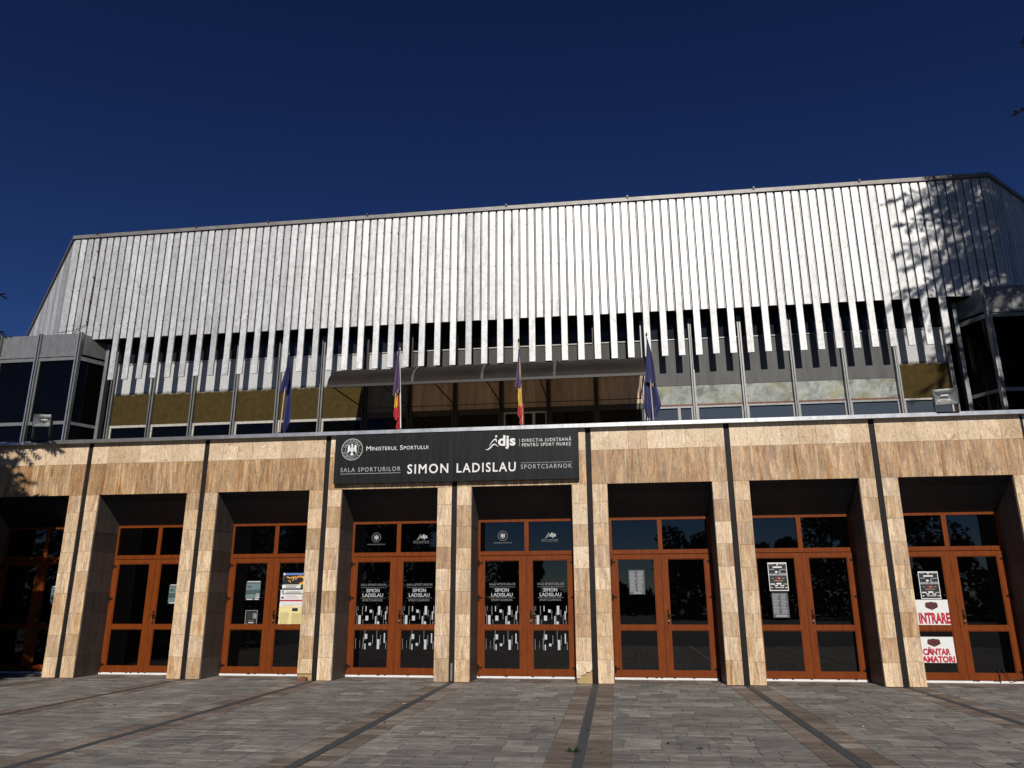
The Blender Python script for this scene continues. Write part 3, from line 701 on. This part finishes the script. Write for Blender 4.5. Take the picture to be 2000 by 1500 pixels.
# canopy over the middle windows
CX0, CX1, CYF, CZF = -4.06, 4.06, 3.1, 6.80
prof = [(CYF+(YW-CYF)*(1-math.cos(a)), CZF+0.92*math.sin(a)) for a in [math.pi/2*i/14 for i in range(15)]]
mb = MB(); V = []; F = []; nx = 36
for i in range(nx+1):
    x = CX0+(CX1-CX0)*i/nx
    for (yy, zz) in prof: V.append((x, yy, zz+.012*math.sin(i*0.9)*math.sin((yy-CYF)/(YW-CYF)*3.1)))
k = len(prof)
for i in range(nx):
    for j in range(k-1): F.append((i*k+j, i*k+j+1, (i+1)*k+j+1, (i+1)*k+j))
mb.mesh(V, F, 'canopy_sheet'); cano = mb.build('canopy', HP, smooth=True)
for x in (-1.80, 0.0, 1.83):
    mb = MB(); mb.mesh([(x+dx, yy-.015, zz+.018) for (yy, zz) in prof for dx in (-.03, .03)], [(2*i, 2*i+1, 2*i+3, 2*i+2) for i in range(k-1)], 'rib_metal'); mb.build('canopy_rib', cano)
mb = MB(); mb.box(CX0, CX1, CYF-.02, CYF+.03, CZF-.05, CZF+.02, 'canopy_frame'); mb.build('front_rail', cano)
for kx in range(-3, 4):
    x = 0.1+1.35*kx if kx < 3 else 4.03
    x = max(x, CX0+.03)
    mb = MB(); mb.tube([(x, YW-.1, 6.84), (x, CYF+.02, 6.80)], 0.018, 'canopy_frame', 6); mb.tube([(x, YW-.1, 6.84), (x, YW-.35, 7.35), (x, YW-.1, 7.6)], .012, 'canopy_frame', 6); mb.build('canopy_arm', cano)
mb = MB(); mb.tube([(CX0, YW-.2, 6.82), (CX1, YW-.2, 6.82)], .012, 'canopy_frame', 6); mb.build('tie_rod', cano)
mb = MB(); mb.tube([(3.7, YW-.5, 6.45), (4.45, YW-.5, 6.45)], .012, 'canopy_frame', 6); mb.tube([(4.2, YW-.5, 4.62), (4.2, YW-.5, 6.6)], .015, 'canopy_frame', 6); mb.tube([(4.2, YW-.5, 6.4), (4.02, YW-.3, 5.6)], .012, 'canopy_frame', 6); mb.build('canopy_arm', cano)

# ------------------------------------------------------------------ name board
sign = empty('name_board', (0, -.05, 3.75), 'wide black name board with white lettering fixed over the two middle doors', 'sign')
for xa, xb in ((-2.505, -.003), (.003, 2.512)):
    mb = MB(); mb.box(xa, xb, -.12, -.015, 3.772, 4.775, 'sign_panel'); mb.build('panel', sign)
YS = -.121
mb = MB(); emblem(mb, -2.14, 4.478, .228, YS, 'white_paint', 'grey_letter'); mb.build('emblem', sign)
mb = MB(); z = 4.443
mb.text('M', -1.835, -1.735, z, .09, YS, 'white_paint'); mb.text('INISTERUL', -1.715, -1.18, z, .072, YS, 'white_paint', space=1.08); mb.build('lettering', sign); mb = MB(); mb.text('S', -1.125, -1.065, z, .09, YS, 'white_paint'); mb.text('PORTULUI', -1.045, -.538, z, .072, YS, 'white_paint', space=1.08)
mb.build('lettering', sign)
mb = MB(); mb.text('SALA SPORTURILOR', -2.362, -1.10, 4.01, .087, YS, 'grey_letter', space=1.28); mb.box(-2.36, -1.1, YS-.004, YS, 3.967, 3.975, 'grey_letter'); mb.build('lettering', sign)
mb = MB(); mb.text('SIMON', -.955, -.111, 3.947, .186, YS, 'white_paint', weight=.014, space=1.22); mb.build('lettering', sign); mb = MB(); mb.text('LADISLAU', .061, 1.257, 3.947, .182, YS, 'white_paint', weight=.014, space=1.22); mb.build('lettering', sign)
mb = MB(); mb.text('SPORTCSARNOK', 1.36, 2.373, 3.987, .084, YS, 'grey_letter', space=1.28); mb.box(1.36, 2.373, YS-.004, YS, 4.103, 4.109, 'grey_letter'); mb.build('lettering', sign)
mb = MB(); l3 = MB(); runner_logo(mb, .643, 4.385, .612, YS, 'white_paint', l3); mb.build('logo', sign); mb = l3; mb.box(1.333, 1.340, YS-.004, YS, 4.443, 4.597, 'grey_letter'); mb.build('lettering', sign)
mb = MB(); mb.text('DIRECȚIA JUDEȚEANĂ', 1.386, 2.372, 4.53, .062, YS, 'white_paint', space=1.25); mb.text('PENTRU SPORT MUREȘ', 1.386, 2.361, 4.436, .062, YS, 'white_paint', space=1.25); mb.build('lettering', sign)

# ------------------------------------------------------------------ flags
def flag(name_label, bx, tx, tiers, pole_mat):
    root = empty('flag', (bx, -.06, 4.86), name_label, 'flag', 'flags above the entrance')
    zb, zt = 4.87, 6.65; yb, yt = -.06, -.16
    ax = lambda z: bx+(tx-bx)*(z-zb)/(zt-zb); ay = lambda z: yb+(yt-yb)*(z-zb)/(zt-zb)
    mb = MB(); mb.tube([(ax(4.87), ay(4.87), 4.871), (ax(zt-.02), ay(zt), zt-.02)], .013, pole_mat, 8); mb.box(ax(4.87)-.03, ax(4.87)+.03, -.09, -.03, 4.871, 4.90, 'dark_metal'); mb.build('pole', root)
    mb = MB(); mb.tube([(ax(zt), yt, zt-.03), (ax(zt), yt, zt+.02), (ax(zt), yt, zt+.07)], [.012, .02, .003], 'dark_metal', 8); mb.build('finial', root)
    H = zt-zb; mb = MB()
    for (rows, mat, dy, ph) in tiers:     # rows: (fraction from tip, left offset, right offset) relative to the pole, metres
        N, Mx = 26, 16; V = []; F = []
        for i in range(N+1):
            t = i/N*(len(rows)-1); j = min(int(t), len(rows)-2); f = t-j
            a, b_ = rows[j], rows[j+1]; fr = a[0]+(b_[0]-a[0])*f; l = a[1]+(b_[1]-a[1])*f; r_ = a[2]+(b_[2]-a[2])*f; z = zt-fr*H
            for q in range(Mx+1):
                u = q/Mx; wdt = r_-l
                V.append((ax(z)+l+wdt*u, ay(z)+dy+(.03+.16*wdt)*math.sin(u*9.5+ph+i*.05)*(.35+.65*min(1, i/8)), z+(.03*math.sin(u*7+ph))*(i/N)))
        for i in range(N):
            for q in range(Mx): F.append((i*(Mx+1)+q, i*(Mx+1)+q+1, (i+1)*(Mx+1)+q+1, (i+1)*(Mx+1)+q))
        mb.mesh(V, F, mat)
    mb.build('cloth', root, smooth=True, recalc=False)
    return root
flag('dark blue flag hanging furled, leftmost of the four flags over the entrance', -3.77, -3.657,
     [([(.03, -.01, .01), (.19, -.02, .06), (.34, -.09, .10), (.51, -.145, .09)], 'cloth_blue', -.03, 0), ([(.19, -.01, .05), (.54, .01, .165), (.70, .0, .20), (.80, -.005, .21), (.88, .005, .20), (.96, .03, .11), (.98, .06, .1)], 'cloth_blue', .05, 1.2)], 'wood_pole')
flag('blue, yellow and red flag folded left of its white pole above the coat of arms', -1.144, -1.20,
     [([(.03, -.02, .01), (.2, -.085, .012), (.37, -.125, .012), (.54, -.165, .012), (.6, -.18, -.05)], 'cloth_violet', -.03, .4), ([(.52, -.1, -.045), (.74, -.13, -.05)], 'cloth_yellow', -.01, 2), ([(.56, -.05, .0), (.9, -.06, -.005)], 'cloth_red', .02, 1), ([(.74, -.13, -.05), (.82, -.15, -.05), (.87, -.12, -.04)], 'cloth_red', -.01, 2.4), ([(.9, -.08, -.02), (.99, -.12, -.015)], 'cloth_red', 0, .3)], 'white_paint')
flag('blue, yellow and red flag with broad yellow fold above the board lettering SIMON LADISLAU', 1.396, 1.333,
     [([(.1, -.01, .02), (.3, -.055, .035), (.45, -.1, .03), (.56, -.13, .0)], 'cloth_violet', -.03, .9), ([(.56, -.055, .01), (.66, -.07, .01), (.78, -.065, .0)], 'cloth_yellow', -.01, 0), ([(.77, -.08, .01), (.89, -.095, .0)], 'cloth_red', -.01, 1.9), ([(.73, .01, .035), (.99, .005, .03)], 'cloth_red', .03, 0), ([(.91, -.06, .02), (.99, -.07, .02)], 'cloth_red', .0, 1)], 'wood_pole')
flag('dark blue flag spread wide at its foot, rightmost of the four flags', 4.006, 3.953,
     [([(.04, -.005, .01), (.2, -.03, .06), (.37, -.065, .09), (.57, -.11, .105)], 'cloth_blue', -.03, .5), ([(.4, -.07, .06), (.6, -.125, .12), (.7, -.14, .145), (.82, -.165, .18), (.90, -.15, .10), (.96, -.1, .07)], 'cloth_blue', .05, 2.0), ([(.575, .01, .06), (.60, .015, .055)], 'cloth_yellow', -.075, 0)], 'light_frame')

# ------------------------------------------------------------------ floodlights
def floodlight(loc, rz, rx, sc, label):
    root = empty('floodlight', loc, label, 'floodlight', 'floodlights on the coping')
    Mx = Matrix.Rotation(rz, 4, 'Z') @ Matrix.Rotation(rx, 4, 'X') @ Matrix.Scale(sc, 4)
    def put(mb, name, par):
        mb.v = [tuple(Mx @ Vector(p)+Vector(loc)) for p in mb.v]; return mb.build(name, par)
    mb = MB(); a, h = .21, .15     # tapered housing open to the front
    V = [(-a, -.06, -h), (a, -.06, -h), (a, -.06, h), (-a, -.06, h), (-.12, .12, -.09), (.12, .12, -.09), (.12, .12, .09), (-.12, .12, .09), (-a+.012, -.06, -h+.012), (a-.012, -.06, -h+.012), (a-.012, -.06, h-.012), (-a+.012, -.06, h-.012), (-.1, .05, -.05), (.1, .05, -.05), (.1, .05, .07), (-.1, .05, .07)]
    mb.mesh(V[:12], [(0, 4, 5, 1), (1, 5, 6, 2), (2, 6, 7, 3), (3, 7, 4, 0), (4, 7, 6, 5), (0, 1, 9, 8), (1, 2, 10, 9), (2, 3, 11, 10), (3, 0, 8, 11)], 'dark_metal'); ho = put(mb, 'housing', root)
    mb = MB(); mb.mesh(V[8:16], [(0, 1, 5, 4), (1, 2, 6, 5), (2, 3, 7, 6), (3, 0, 4, 7), (4, 5, 6, 7)], 'aluminium_trim', (1, 1, 0)); put(mb, 'reflector', root)
    mb = MB(); mb.tube([(-.06, .02, .02), (.06, .02, .02)], .012, 'white_paint', 8); put(mb, 'bulb', root)
    mb = MB(); lx, ly, lz = loc
    for sx in (-1, 1): mb.box(lx+sx*.2-.012, lx+sx*.2+.012, ly-.02, ly+.04, 4.86, lz+.03, 'dark_metal')
    mb.box(lx-.2, lx+.2, ly-.02, ly+.04, 4.84, 4.875, 'dark_metal'); mb.build('bracket', root)
floodlight((-9.28, -.10, 5.33), rad(12), rad(6), .95, 'black floodlight with bright reflector on the coping before the left wing')
floodlight((9.46, -.10, 5.17), rad(-14), rad(14), 1.05, 'black floodlight with grey reflector tilted on the coping before the right wing')

# ------------------------------------------------------------------ notices on the door glass
YP = DEP-.052
def poster(x0, x1, z0, z1, parts, label, group=None, skew=0.0, kids=()):
    mb = MB(); wd, ht = x1-x0, z1-z0; n_ = 0
    for (u0, u1, v0, v1, mat) in parts:
        n_ += 1; y = YP-.0009*n_
        if n_ == 1: mb.box(x0+u0*wd, x0+u1*wd, YP-.0008, YP, z0+v0*ht, z0+v1*ht, mat)
        else: mb.box(x0+u0*wd, x0+u1*wd, YP-.0008-.00012*n_, YP-.0004, z0+v0*ht, z0+v1*ht, mat)
    o = mb.build('poster', None); tag(o, label, 'poster', group)
    return o
def lines(u0, u1, v0, v1, k, mat, jit=.25, fill=.45):
    out = []; h = (v1-v0)/k
    for i in range(k):
        e = u1-(u1-u0)*jit*rnd(); out.append((u0, e, v0+i*h, v0+i*h+h*fill, mat))
    return out
teal = [(0, 1, 0, 1, 'ink_black'), (.03, .97, .10, .93, 'paper_teal'), (.03, .97, .3, .55, 'paper_teal_dark'), (.08, .95, .95, .985, 'paper_white'), (.05, .95, .86, .89, 'paper_teal_dark'), (.1, .36, .64, .76, 'paper_teal_dark'),
        (.05, .35, .575, .59, 'paper_grey'), (.30, .58, .27, .29, 'paper_grey'), (.72, .95, .2, .36, 'paper_grey'), (.7, .95, .13, .17, 'paper_white'), (.1, .52, .03, .075, 'paper_white'), (.64, .92, .03, .075, 'paper_white')]+lines(.1, .65, .4, .55, 3, 'paper_dim')
poster(-4.64, -4.31, 1.49, 1.885, teal, 'pale teal poster above a small black poster on the third door', 'teal event posters')
poster(-6.385, -6.06, 1.42, 1.825, teal, 'teal poster beside a pillar, alone on the second door from the left', 'teal event posters')
poster(-9.15, -8.80, 1.405, 1.805, teal, 'teal poster peeping past the pillar on the leftmost door', 'teal event posters')
p = poster(-4.60, -4.335, .98, 1.288, [(0, 1, 0, 1, 'paper_grey'), (.04, .96, .03, .97, 'ink_black'), (.2, .6, .35, .8, 'ink_dim'), (.62, .9, .45, .82, 'ink_grey'), (.78, .92, .52, .74, 'paper_grey'), (.3, .72, .17, .22, 'paper_white'), (.09, .2, .08, .14, 'paper_grey'), (.25, .75, .30, .34, 'ink_grey')],
       'small black and grey poster low on the left leaf, under the teal poster')
# food poster: plain swirls of orange on dark
mb = MB(); xa, xb, za, zb = -3.835, -3.31, 1.73, 2.045
mb.box(xa, xb, YP-.0008, YP, za, zb, 'ink_black'); mb.box(xa+.01, xa+.46, YP-.0012, YP-.0005, zb-.045, zb-.005, 'ink_blue'); mb.box(xa+.01, xa+.05, YP-.0014, YP-.0005, zb-.047, zb-.003, 'paper_white')
mb.box(xa, xb-.12, YP-.0012, YP-.0005, za, za+.075, 'paper_white'); mb.box(xb-.12, xb, YP-.0012, YP-.0005, za, za+.075, 'ink_green')
for i in range(2): mb.box(xa+.08, xa+.33-.03*i, YP-.0016, YP-.0009, za+.042-.028*i, za+.055-.028*i, 'ink_black')
def swoosh(mb, cx, cz, rx, rz, a0, a1, w0, w1, mat, y):
    pts = []; k = 12
    for i in range(k+1):
        a = a0+(a1-a0)*i/k; s_ = 1; pts.append((cx+rx*math.cos(a), cz+rz*math.sin(a)))
    for i in range(k+1):
        a = a1-(a1-a0)*i/k; q = w0+(w1-w0)*(1-i/k); pts.append((cx+(rx-q)*math.cos(a), cz+(rz-q)*math.sin(a)))
    for i in range(k): mb.mesh([(pts[i][0], y, pts[i][1]), (pts[i+1][0], y, pts[i+1][1]), (pts[2*k-i][0], y, pts[2*k-i][1]), (pts[2*k+1-i][0], y, pts[2*k+1-i][1])], [(0, 1, 2, 3)], mat)
swoosh(mb, xb-.14, za+.165, .12, .095, -1.6, 3.0, .05, .03, 'ink_orange', YP-.002); swoosh(mb, xb-.13, za+.16, .115, .09, -1.9, 1.2, .02, .03, 'ink_light_orange', YP-.0024)
swoosh(mb, xa+.09, za+.18, .09, .06, -.9, 1.6, .03, .02, 'ink_light_orange', YP-.002); swoosh(mb, xa+.21, za+.17, .06, .07, 1.0, 4.2, .03, .02, 'ink_orange', YP-.002); swoosh(mb, xa+.06, za+.2, .06, .05, 2, 4, .03, .02, 'ink_brown', YP-.002); swoosh(mb, xa+.27, za+.18, .05, .06, 1.2, 3.6, .022, .02, 'ink_light_orange', YP-.0022)
tag(mb.build('poster', recalc=False), 'dark poster with orange food swirls and a blue top strip, topmost on the third door', 'poster')
poster(-3.86, -3.302, 1.44, 1.70, [(0, 1, 0, 1, 'paper_white'), (0, 1, .10, .22, 'ink_red'), (.05, .13, .77, .93, 'ink_grey'), (.22, .80, .79, .85, 'ink_dim'), (.06, .97, .65, .72, 'ink_dim'), (.22, .62, .50, .53, 'ink_red'), (.22, .72, .42, .44, 'ink_grey'), (.04, .15, .32, .46, 'ink_dark_red'), (.86, .97, .34, .48, 'ink_dark_red'), (.2, .7, .34, .36, 'ink_grey')],
       'white notice with a crimson band, between the food poster and the yellow notice')
poster(-3.865, -3.295, .978, 1.438, [(0, 1, 0, 1, 'paper_yellow'), (0, 1, .83, 1, 'paper_white'), (.0, 1, .80, .83, 'ink_light_orange'), (.1, .95, .92, .935, 'ink_line'), (.1, .6, .86, .875, 'ink_line'), (.5, .72, .63, .77, 'ink_black')]+lines(.06, .44, .08, .60, 13, 'ink_line', .3, .4)+lines(.5, .94, .08, .56, 12, 'ink_line', .3, .4),
       'tall yellow notice full of fine print on the third door from the left')
poster(3.40, 3.71, 1.58, 2.05, [(0, 1, 0, 1, 'paper_dim')]+lines(.06, .46, .12, .96, 15, 'paper_grey', .35, .5)+lines(.54, .95, .12, .96, 15, 'paper_grey', .35, .5)+[(.25, .8, .03, .08, 'paper_grey')], 'pale grey two column list alone on the door right of the name board')
evt = [(0, 1, 0, 1, 'paper_white'), (.035, .965, .03, .955, 'ink_black'), (.08, .30, .915, .935, 'paper_grey'), (.47, .55, .895, .945, 'paper_white'), (.62, .9, .915, .935, 'paper_grey'), (.26, .74, .81, .86, 'paper_white'), (.08, .34, .745, .775, 'paper_grey'), (.62, .95, .735, .765, 'paper_grey'),
       (.37, .49, .63, .70, 'paper_white'), (.56, .66, .64, .71, 'paper_grey'), (.04, .96, .53, .60, 'ink_grey'), (.04, .45, .55, .61, 'paper_grey'), (.55, .96, .55, .62, 'paper_grey'), (.15, .28, .43, .45, 'paper_grey'), (.35, .68, .39, .50, 'ink_dark_red'), (.48, .62, .43, .46, 'paper_grey'), (.72, .84, .43, .455, 'paper_grey'), (.25, .75, .345, .365, 'ink_line'),
       (.06, .30, .22, .26, 'paper_white'), (.38, .64, .225, .28, 'paper_white'), (.74, .95, .22, .255, 'ink_line'), (.28, .44, .165, .20, 'paper_white'), (.58, .78, .165, .20, 'paper_white'), (.06, .17, .105, .13, 'paper_white'), (.31, .44, .105, .13, 'paper_white'), (.47, .57, .105, .13, 'paper_white'), (.6, .76, .105, .13, 'paper_white'), (.83, .97, .105, .13, 'paper_white')]
poster(6.095, 6.45, 1.635, 2.17, evt, 'black event poster with white border above a grey list on the seventh door', 'black event posters')
poster(6.12, 6.42, 1.14, 1.60, [(0, 1, 0, 1, 'paper_dim')]+lines(.04, .46, .16, .97, 14, 'paper_grey', .35, .5)+lines(.54, .97, .16, .97, 14, 'paper_grey', .35, .5)+[(.15, .85, .03, .11, 'paper_grey')], 'grey two column list hanging right under a black event poster')
poster(8.845, 9.20, 1.475, 1.98, evt, 'black event poster with white border above the white INTRARE notice', 'black event posters')
def notice(x0, x1, z0, z1, label, rows, logo):
    mb = MB(); mb.box(x0, x1, YP-.004, YP, z0, z1, 'paper_white'); o = tag(mb.build('notice'), label, 'notice', 'white notices on the last door')
    mb = MB()
    for (bd, a, b_, z, cap) in rows: mb.text(bd, a, b_, z, cap, YP-.0045, 'ink_red', .0006, .055)
    mb.build('lettering', o)
    mb = MB(); a, b_, z, zz = logo; c = (a+b_)/2; h = zz-z; y = YP-.0042
    mb.prism([(a, z+.42*h), (a+.1*(b_-a), z+.9*h), (c-.1*(b_-a), z+.93*h), (c, z+h), (c+.1*(b_-a), z+.93*h), (b_-.1*(b_-a), z+.9*h), (b_, z+.42*h), (b_-.08*(b_-a), z+.30*h), (c, z), (a+.08*(b_-a), z+.30*h)], 'y', y-.0008, y, 'ink_black')
    mb.prism([(c-.2*(b_-a), z+.30*h), (c+.2*(b_-a), z+.30*h), (c, z+.07*h)], 'y', y-.0012, y-.0006, 'ink_dark_red')
    mb.text('SPARTAN', a+.03*(b_-a), b_-.03*(b_-a), z+.46*h, .36*h, y-.0009, 'ink_dark_red', .0006, .03); mb.box(a+.1*(b_-a), b_-.1*(b_-a), y-.0012, y-.0006, z+.38*h, z+.42*h, 'ink_dark_red')
    mb.build('emblem', o)
notice(8.67, 9.325, 1.005, 1.463, 'white notice reading INTRARE in red under a dark shield emblem', [('INTRARE', 8.748, 9.30, 1.045, .185)], (8.885, 9.12, 1.275, 1.43))
notice(8.66, 9.295, .345, .80, 'white notice reading CÂNTAR AMATORI in red on the lower pane', [('CÂNTAR', 8.735, 9.22, .485, .11), ('AMATORI', 8.70, 9.275, .357, .105)], (8.83, 9.068, .622, .772))

# ------------------------------------------------------------------ small things on the ground
mb = MB(); V = []
mb.prism([(-3.02, .0), (-2.84, .0), (-2.83, .055), (-2.9, .075), (-3.0, .06)], 'y', -.06, .05, 'rusty_rail'); tag(mb.build('brick'), 'loose red brown brick lying at the foot of the pillar left of the name board', 'brick')
rg = random.Random(3)
def weed(x, y, s, k, label):
    mb = MB()
    for _ in range(k):
        a = rg.random()*6.28; l = s*(.5+rg.random()); q = rg.random()*s*.9; bx, by = x+math.cos(a)*q*1.6, y+math.sin(a)*q*.5
        dx, dy = math.cos(a)*l*.5, math.sin(a)*l*.5; h = l*(.3+.5*rg.random()); wx, wy = -math.sin(a)*.006, math.cos(a)*.006
        mb.mesh([(bx-wx, by-wy, -.003), (bx+wx, by+wy, -.003), (bx+dx*.6+wx, by+dy*.6+wy, h*.8), (bx+dx*.6-wx, by+dy*.6-wy, h*.8), (bx+dx, by+dy, h)], [(0, 1, 2, 3), (3, 2, 4)], 'leaves', (rg.random(), 0, 0))
    return tag(mb.build('weed', recalc=False), label, 'weed', 'weeds in the paving')
weed(2.62, -6.3, .055, 60, 'largest green weed tuft, growing across the brown border beside the drain strip')
weed(3.62, -5.75, .03, 14, 'tiny weed in a paving joint right of the central drain strip')
weed(3.95, -6.0, .03, 16, 'tiny weed in a paving joint farthest right of the drain strip')
weed(2.74, -5.0, .03, 14, 'small weed on the far edge of the dark drain strip')
mb = MB()
for _ in range(330):
    x = rg.uniform(-11, 13); y = -rg.random()**1.3*8.4+(.5 if rg.random() < .15 else 0); s = rg.uniform(.008, .032); a = rg.random()*6.28; c, sn = math.cos(a)*s, math.sin(a)*s
    if abs(((x+1.35) % 2.7)-1.35) < .5 and y > -.05: continue
    z = .006; t = rg.random()
    mb.mesh([(x-c, y-sn, z), (x+sn*.5, y-c*.5, z+s*.5*rg.random()), (x+c, y+sn, z+.002), (x-sn*.5, y+c*.5, z+s*.3)], [(0, 1, 2, 3)], 'dry_leaf', (t, 0, 0))
tag(mb.build('leaf_litter', recalc=False), 'scattered dry leaf bits and crumbs on the grey paving', 'litter', kind='stuff')
mb = MB(); mb.tube([(10.05, .74, .25), (10.15, .72, .05), (10.3, .70, .10), (10.55, .72, .17), (10.9, .6, .2)], .008, 'dark_metal', 6); mb.tube([(9.98, .75, .02), (9.98, .75, .22)], .008, 'dark_metal', 6); tag(mb.build('cable'), 'thin dark loop of cable hanging low before the rightmost door', 'cable')

# ------------------------------------------------------------------ trees
def conifer(x, y, h, z0, rfun, label, seed, nb, droop=.25, extra=(), trim=lambda z, a: 99):
    q = random.Random(seed); root = empty('conifer_tree', (x, y, 0), label, 'tree')
    mb = MB(); mb.tube([(x, y, 0), (x+.05, y, h*.3), (x, y+.05, h*.7), (x, y, h)], [.28, .22, .11, .02], 'bark', 10); mb.build('trunk', root)
    mb = MB(); br = []
    for i in range(nb):
        z = z0+(h-z0)*(i+q.random())/nb; a = i*2.399+q.uniform(-.4, .4); rr = rfun(z)*q.uniform(.72, 1.08); br.append((z, a, min(rr, trim(z, a))))
    br += list(extra)
    for (z, a, rr) in br:
        d = Vector((math.cos(a), math.sin(a), 0)); s = Vector((-d.y, d.x, 0)); pts = []
        for i in range(7):
            f = i/6; pts.append(Vector((x, y, z))+d*rr*f+Vector((0, 0, -droop*rr*f*f+.12*rr*max(0, f-.6))))
        mb.tube(pts, [.035*(1-.85*i/6)+.004 for i in range(7)], 'bark', 4)
        k = int(8+rr*9)
        for i in range(k):
            f = .12+.88*(i+q.random())/k; j = min(int(f*6), 5); p = pts[j].lerp(pts[j+1], f*6-j); sd = 1 if i % 2 else -1
            tl = (.28+.55*rr*.22*(1-f*.6))*q.uniform(.6, 1.2); dv = (s*sd*q.uniform(.6, 1)+d*q.uniform(.3, .9)+Vector((0, 0, q.uniform(-.75, .05)))).normalized()
            if f > .94: dv = (d+Vector((0, 0, -.2))+s*q.uniform(-.4, .4)).normalized()
            e = p+dv*tl+Vector((0, 0, -.12*tl)); t = q.random()
            # needle fans along the twig: several pointed leaf-sized faces
            nn = 6
            for m_ in range(nn):
                c0 = p.lerp(e, (m_+.1)/nn)
                for sg in (-1, 1):
                    sv = dv.cross(Vector((q.uniform(-.4, .4), q.uniform(-.4, .4), 1))).normalized()*sg
                    tip = c0+(dv*.75+sv*.7+Vector((0, 0, q.uniform(-.25, .1)))).normalized()*(.11+.07*q.random())*(1 if m_ < nn-1 else .7)
                    wv = dv*.03
                    mb.mesh([c0-wv, c0.lerp(tip, .5)-wv*.9+sv*0, tip, c0.lerp(tip, .5)+wv*1.1, c0+wv*1.2], [(0, 1, 2, 3, 4)], 'needles', (t*.7+.3*q.random(), 0, 0))
    mb.build('crown', root, recalc=False)
    return root
conifer(17.1, -3.0, 27, 6.5, lambda z: 3.9 if z < 14.2 else (4.6 if z < 19.5 else 4.6*(27.5-z)/8), 'tall dark conifer off the right edge, its twig tips reaching into the sky', 21, 640, .30,
        extra=[(12.33, math.pi, 6.36), (11.12, math.pi, 6.58), (15.6, 3.0, 5.2), (16.3, 3.3, 5.3), (17.2, 2.9, 5.2), (18.0, 3.4, 5.1), (18.6, 3.1, 5.0)])
conifer(-11.02, -4.5, 8.5, 0.4, lambda z: 2.7 if z < 6.0 else 2.7*(8.9-z)/2.9, 'dark conifer off the left edge shading the leftmost door', 8, 330, .28,
        extra=[(8.0, .66, 2.86), (7.25, .66, 3.06)])
conifer(-10.8, -8.8, 11.4, 0.6, lambda z: 2.75 if z < 9.0 else 2.75*(11.8-z)/2.8, 'second dark conifer behind the left one, its shadow lying on the leftmost bay', 9, 380, .28)
def broad_tree(x, y, h, r, seed, label, n_=3200):
    q = random.Random(seed); root = empty('broadleaf_tree', (x, y, 0), label, 'tree', 'trees across the square')
    mb = MB(); mb.tube([(x, y, 0), (x+.1, y, h*.3), (x, y, h*.6)], [.22, .17, .08], 'bark', 8)
    for i in range(6):
        a = i*1.05; mb.tube([(x, y, h*.32), (x+math.cos(a)*r*.4, y+math.sin(a)*r*.4, h*.55), (x+math.cos(a)*r*.7, y+math.sin(a)*r*.7, h*.72)], [.09, .05, .02], 'bark', 5)
    mb.build('trunk', root)
    mb = MB(); cl = [(q.uniform(-.75, .75)*r, q.uniform(-.75, .75)*r, h*q.uniform(.38, .9), q.uniform(.3, .5)*r) for _ in range(16)]
    for i in range(n_):
        c = q.choice(cl); v = Vector((q.gauss(0, 1), q.gauss(0, 1), q.gauss(0, .8))).normalized()*c[3]*q.uniform(.7, 1.05); p = Vector((x+c[0], y+c[1], c[2]))+v
        a = Vector((q.gauss(0, 1), q.gauss(0, 1), q.gauss(0, 1))).normalized(); b_ = a.orthogonal().normalized(); s = q.uniform(.16, .3)
        mb.mesh([p-a*s, p+b_*s*.55, p+a*s, p-b_*s*.55], [(0, 1, 2, 3)], 'leaves', (q.random(), 0, 0))
    mb.build('crown', root, recalc=False); return root
spots = [(-4.2, -44, 4.9, 1.5), (9.3, -46, 6.8, 2.6), (15.5, -46, 6.0, 2.2), (21, -45, 8.5, 3.2), (27, -47, 9.5, 3.6), (-10, -42, 8.5, 3.0), (-16, -44, 9.5, 3.4), (-22, -43, 9, 3.2), (-29, -45, 9.5, 3.6), (-36, -44, 9, 3.4)]
where = ['small round', 'medium round', 'low spreading', 'tall bushy', 'broad heavy', 'tall leaning', 'dense full', 'dark oval', 'wide loose', 'far leftmost']
for i, (a, b_, h, r_) in enumerate(spots): broad_tree(a, b_, h, r_, 40+i, where[i]+' broadleaf tree across the square, seen only mirrored in the door glass')
mb = MB(); q = random.Random(77)
for i in range(15000):
    x = q.uniform(-55, 55); z = q.random()*(2.4 if -6 < x < 7 else 4.7)*(.85+.15*math.sin(x*.7)+.1*math.sin(x*2.3)); y = -49+q.uniform(-.8, .8)
    a = Vector((q.gauss(0, 1), q.gauss(0, 1), q.gauss(0, 1))).normalized(); b2 = a.orthogonal().normalized(); s = q.uniform(.22, .42); p = Vector((x, y, z))
    mb.mesh([p-a*s, p+b2*s*.6, p+a*s, p-b2*s*.6], [(0, 1, 2, 3)], 'leaves', (q.random(), 0, 0))
tag(mb.build('hedge', recalc=False), 'long clipped hedge across the square mirrored in the door glass', 'hedge')
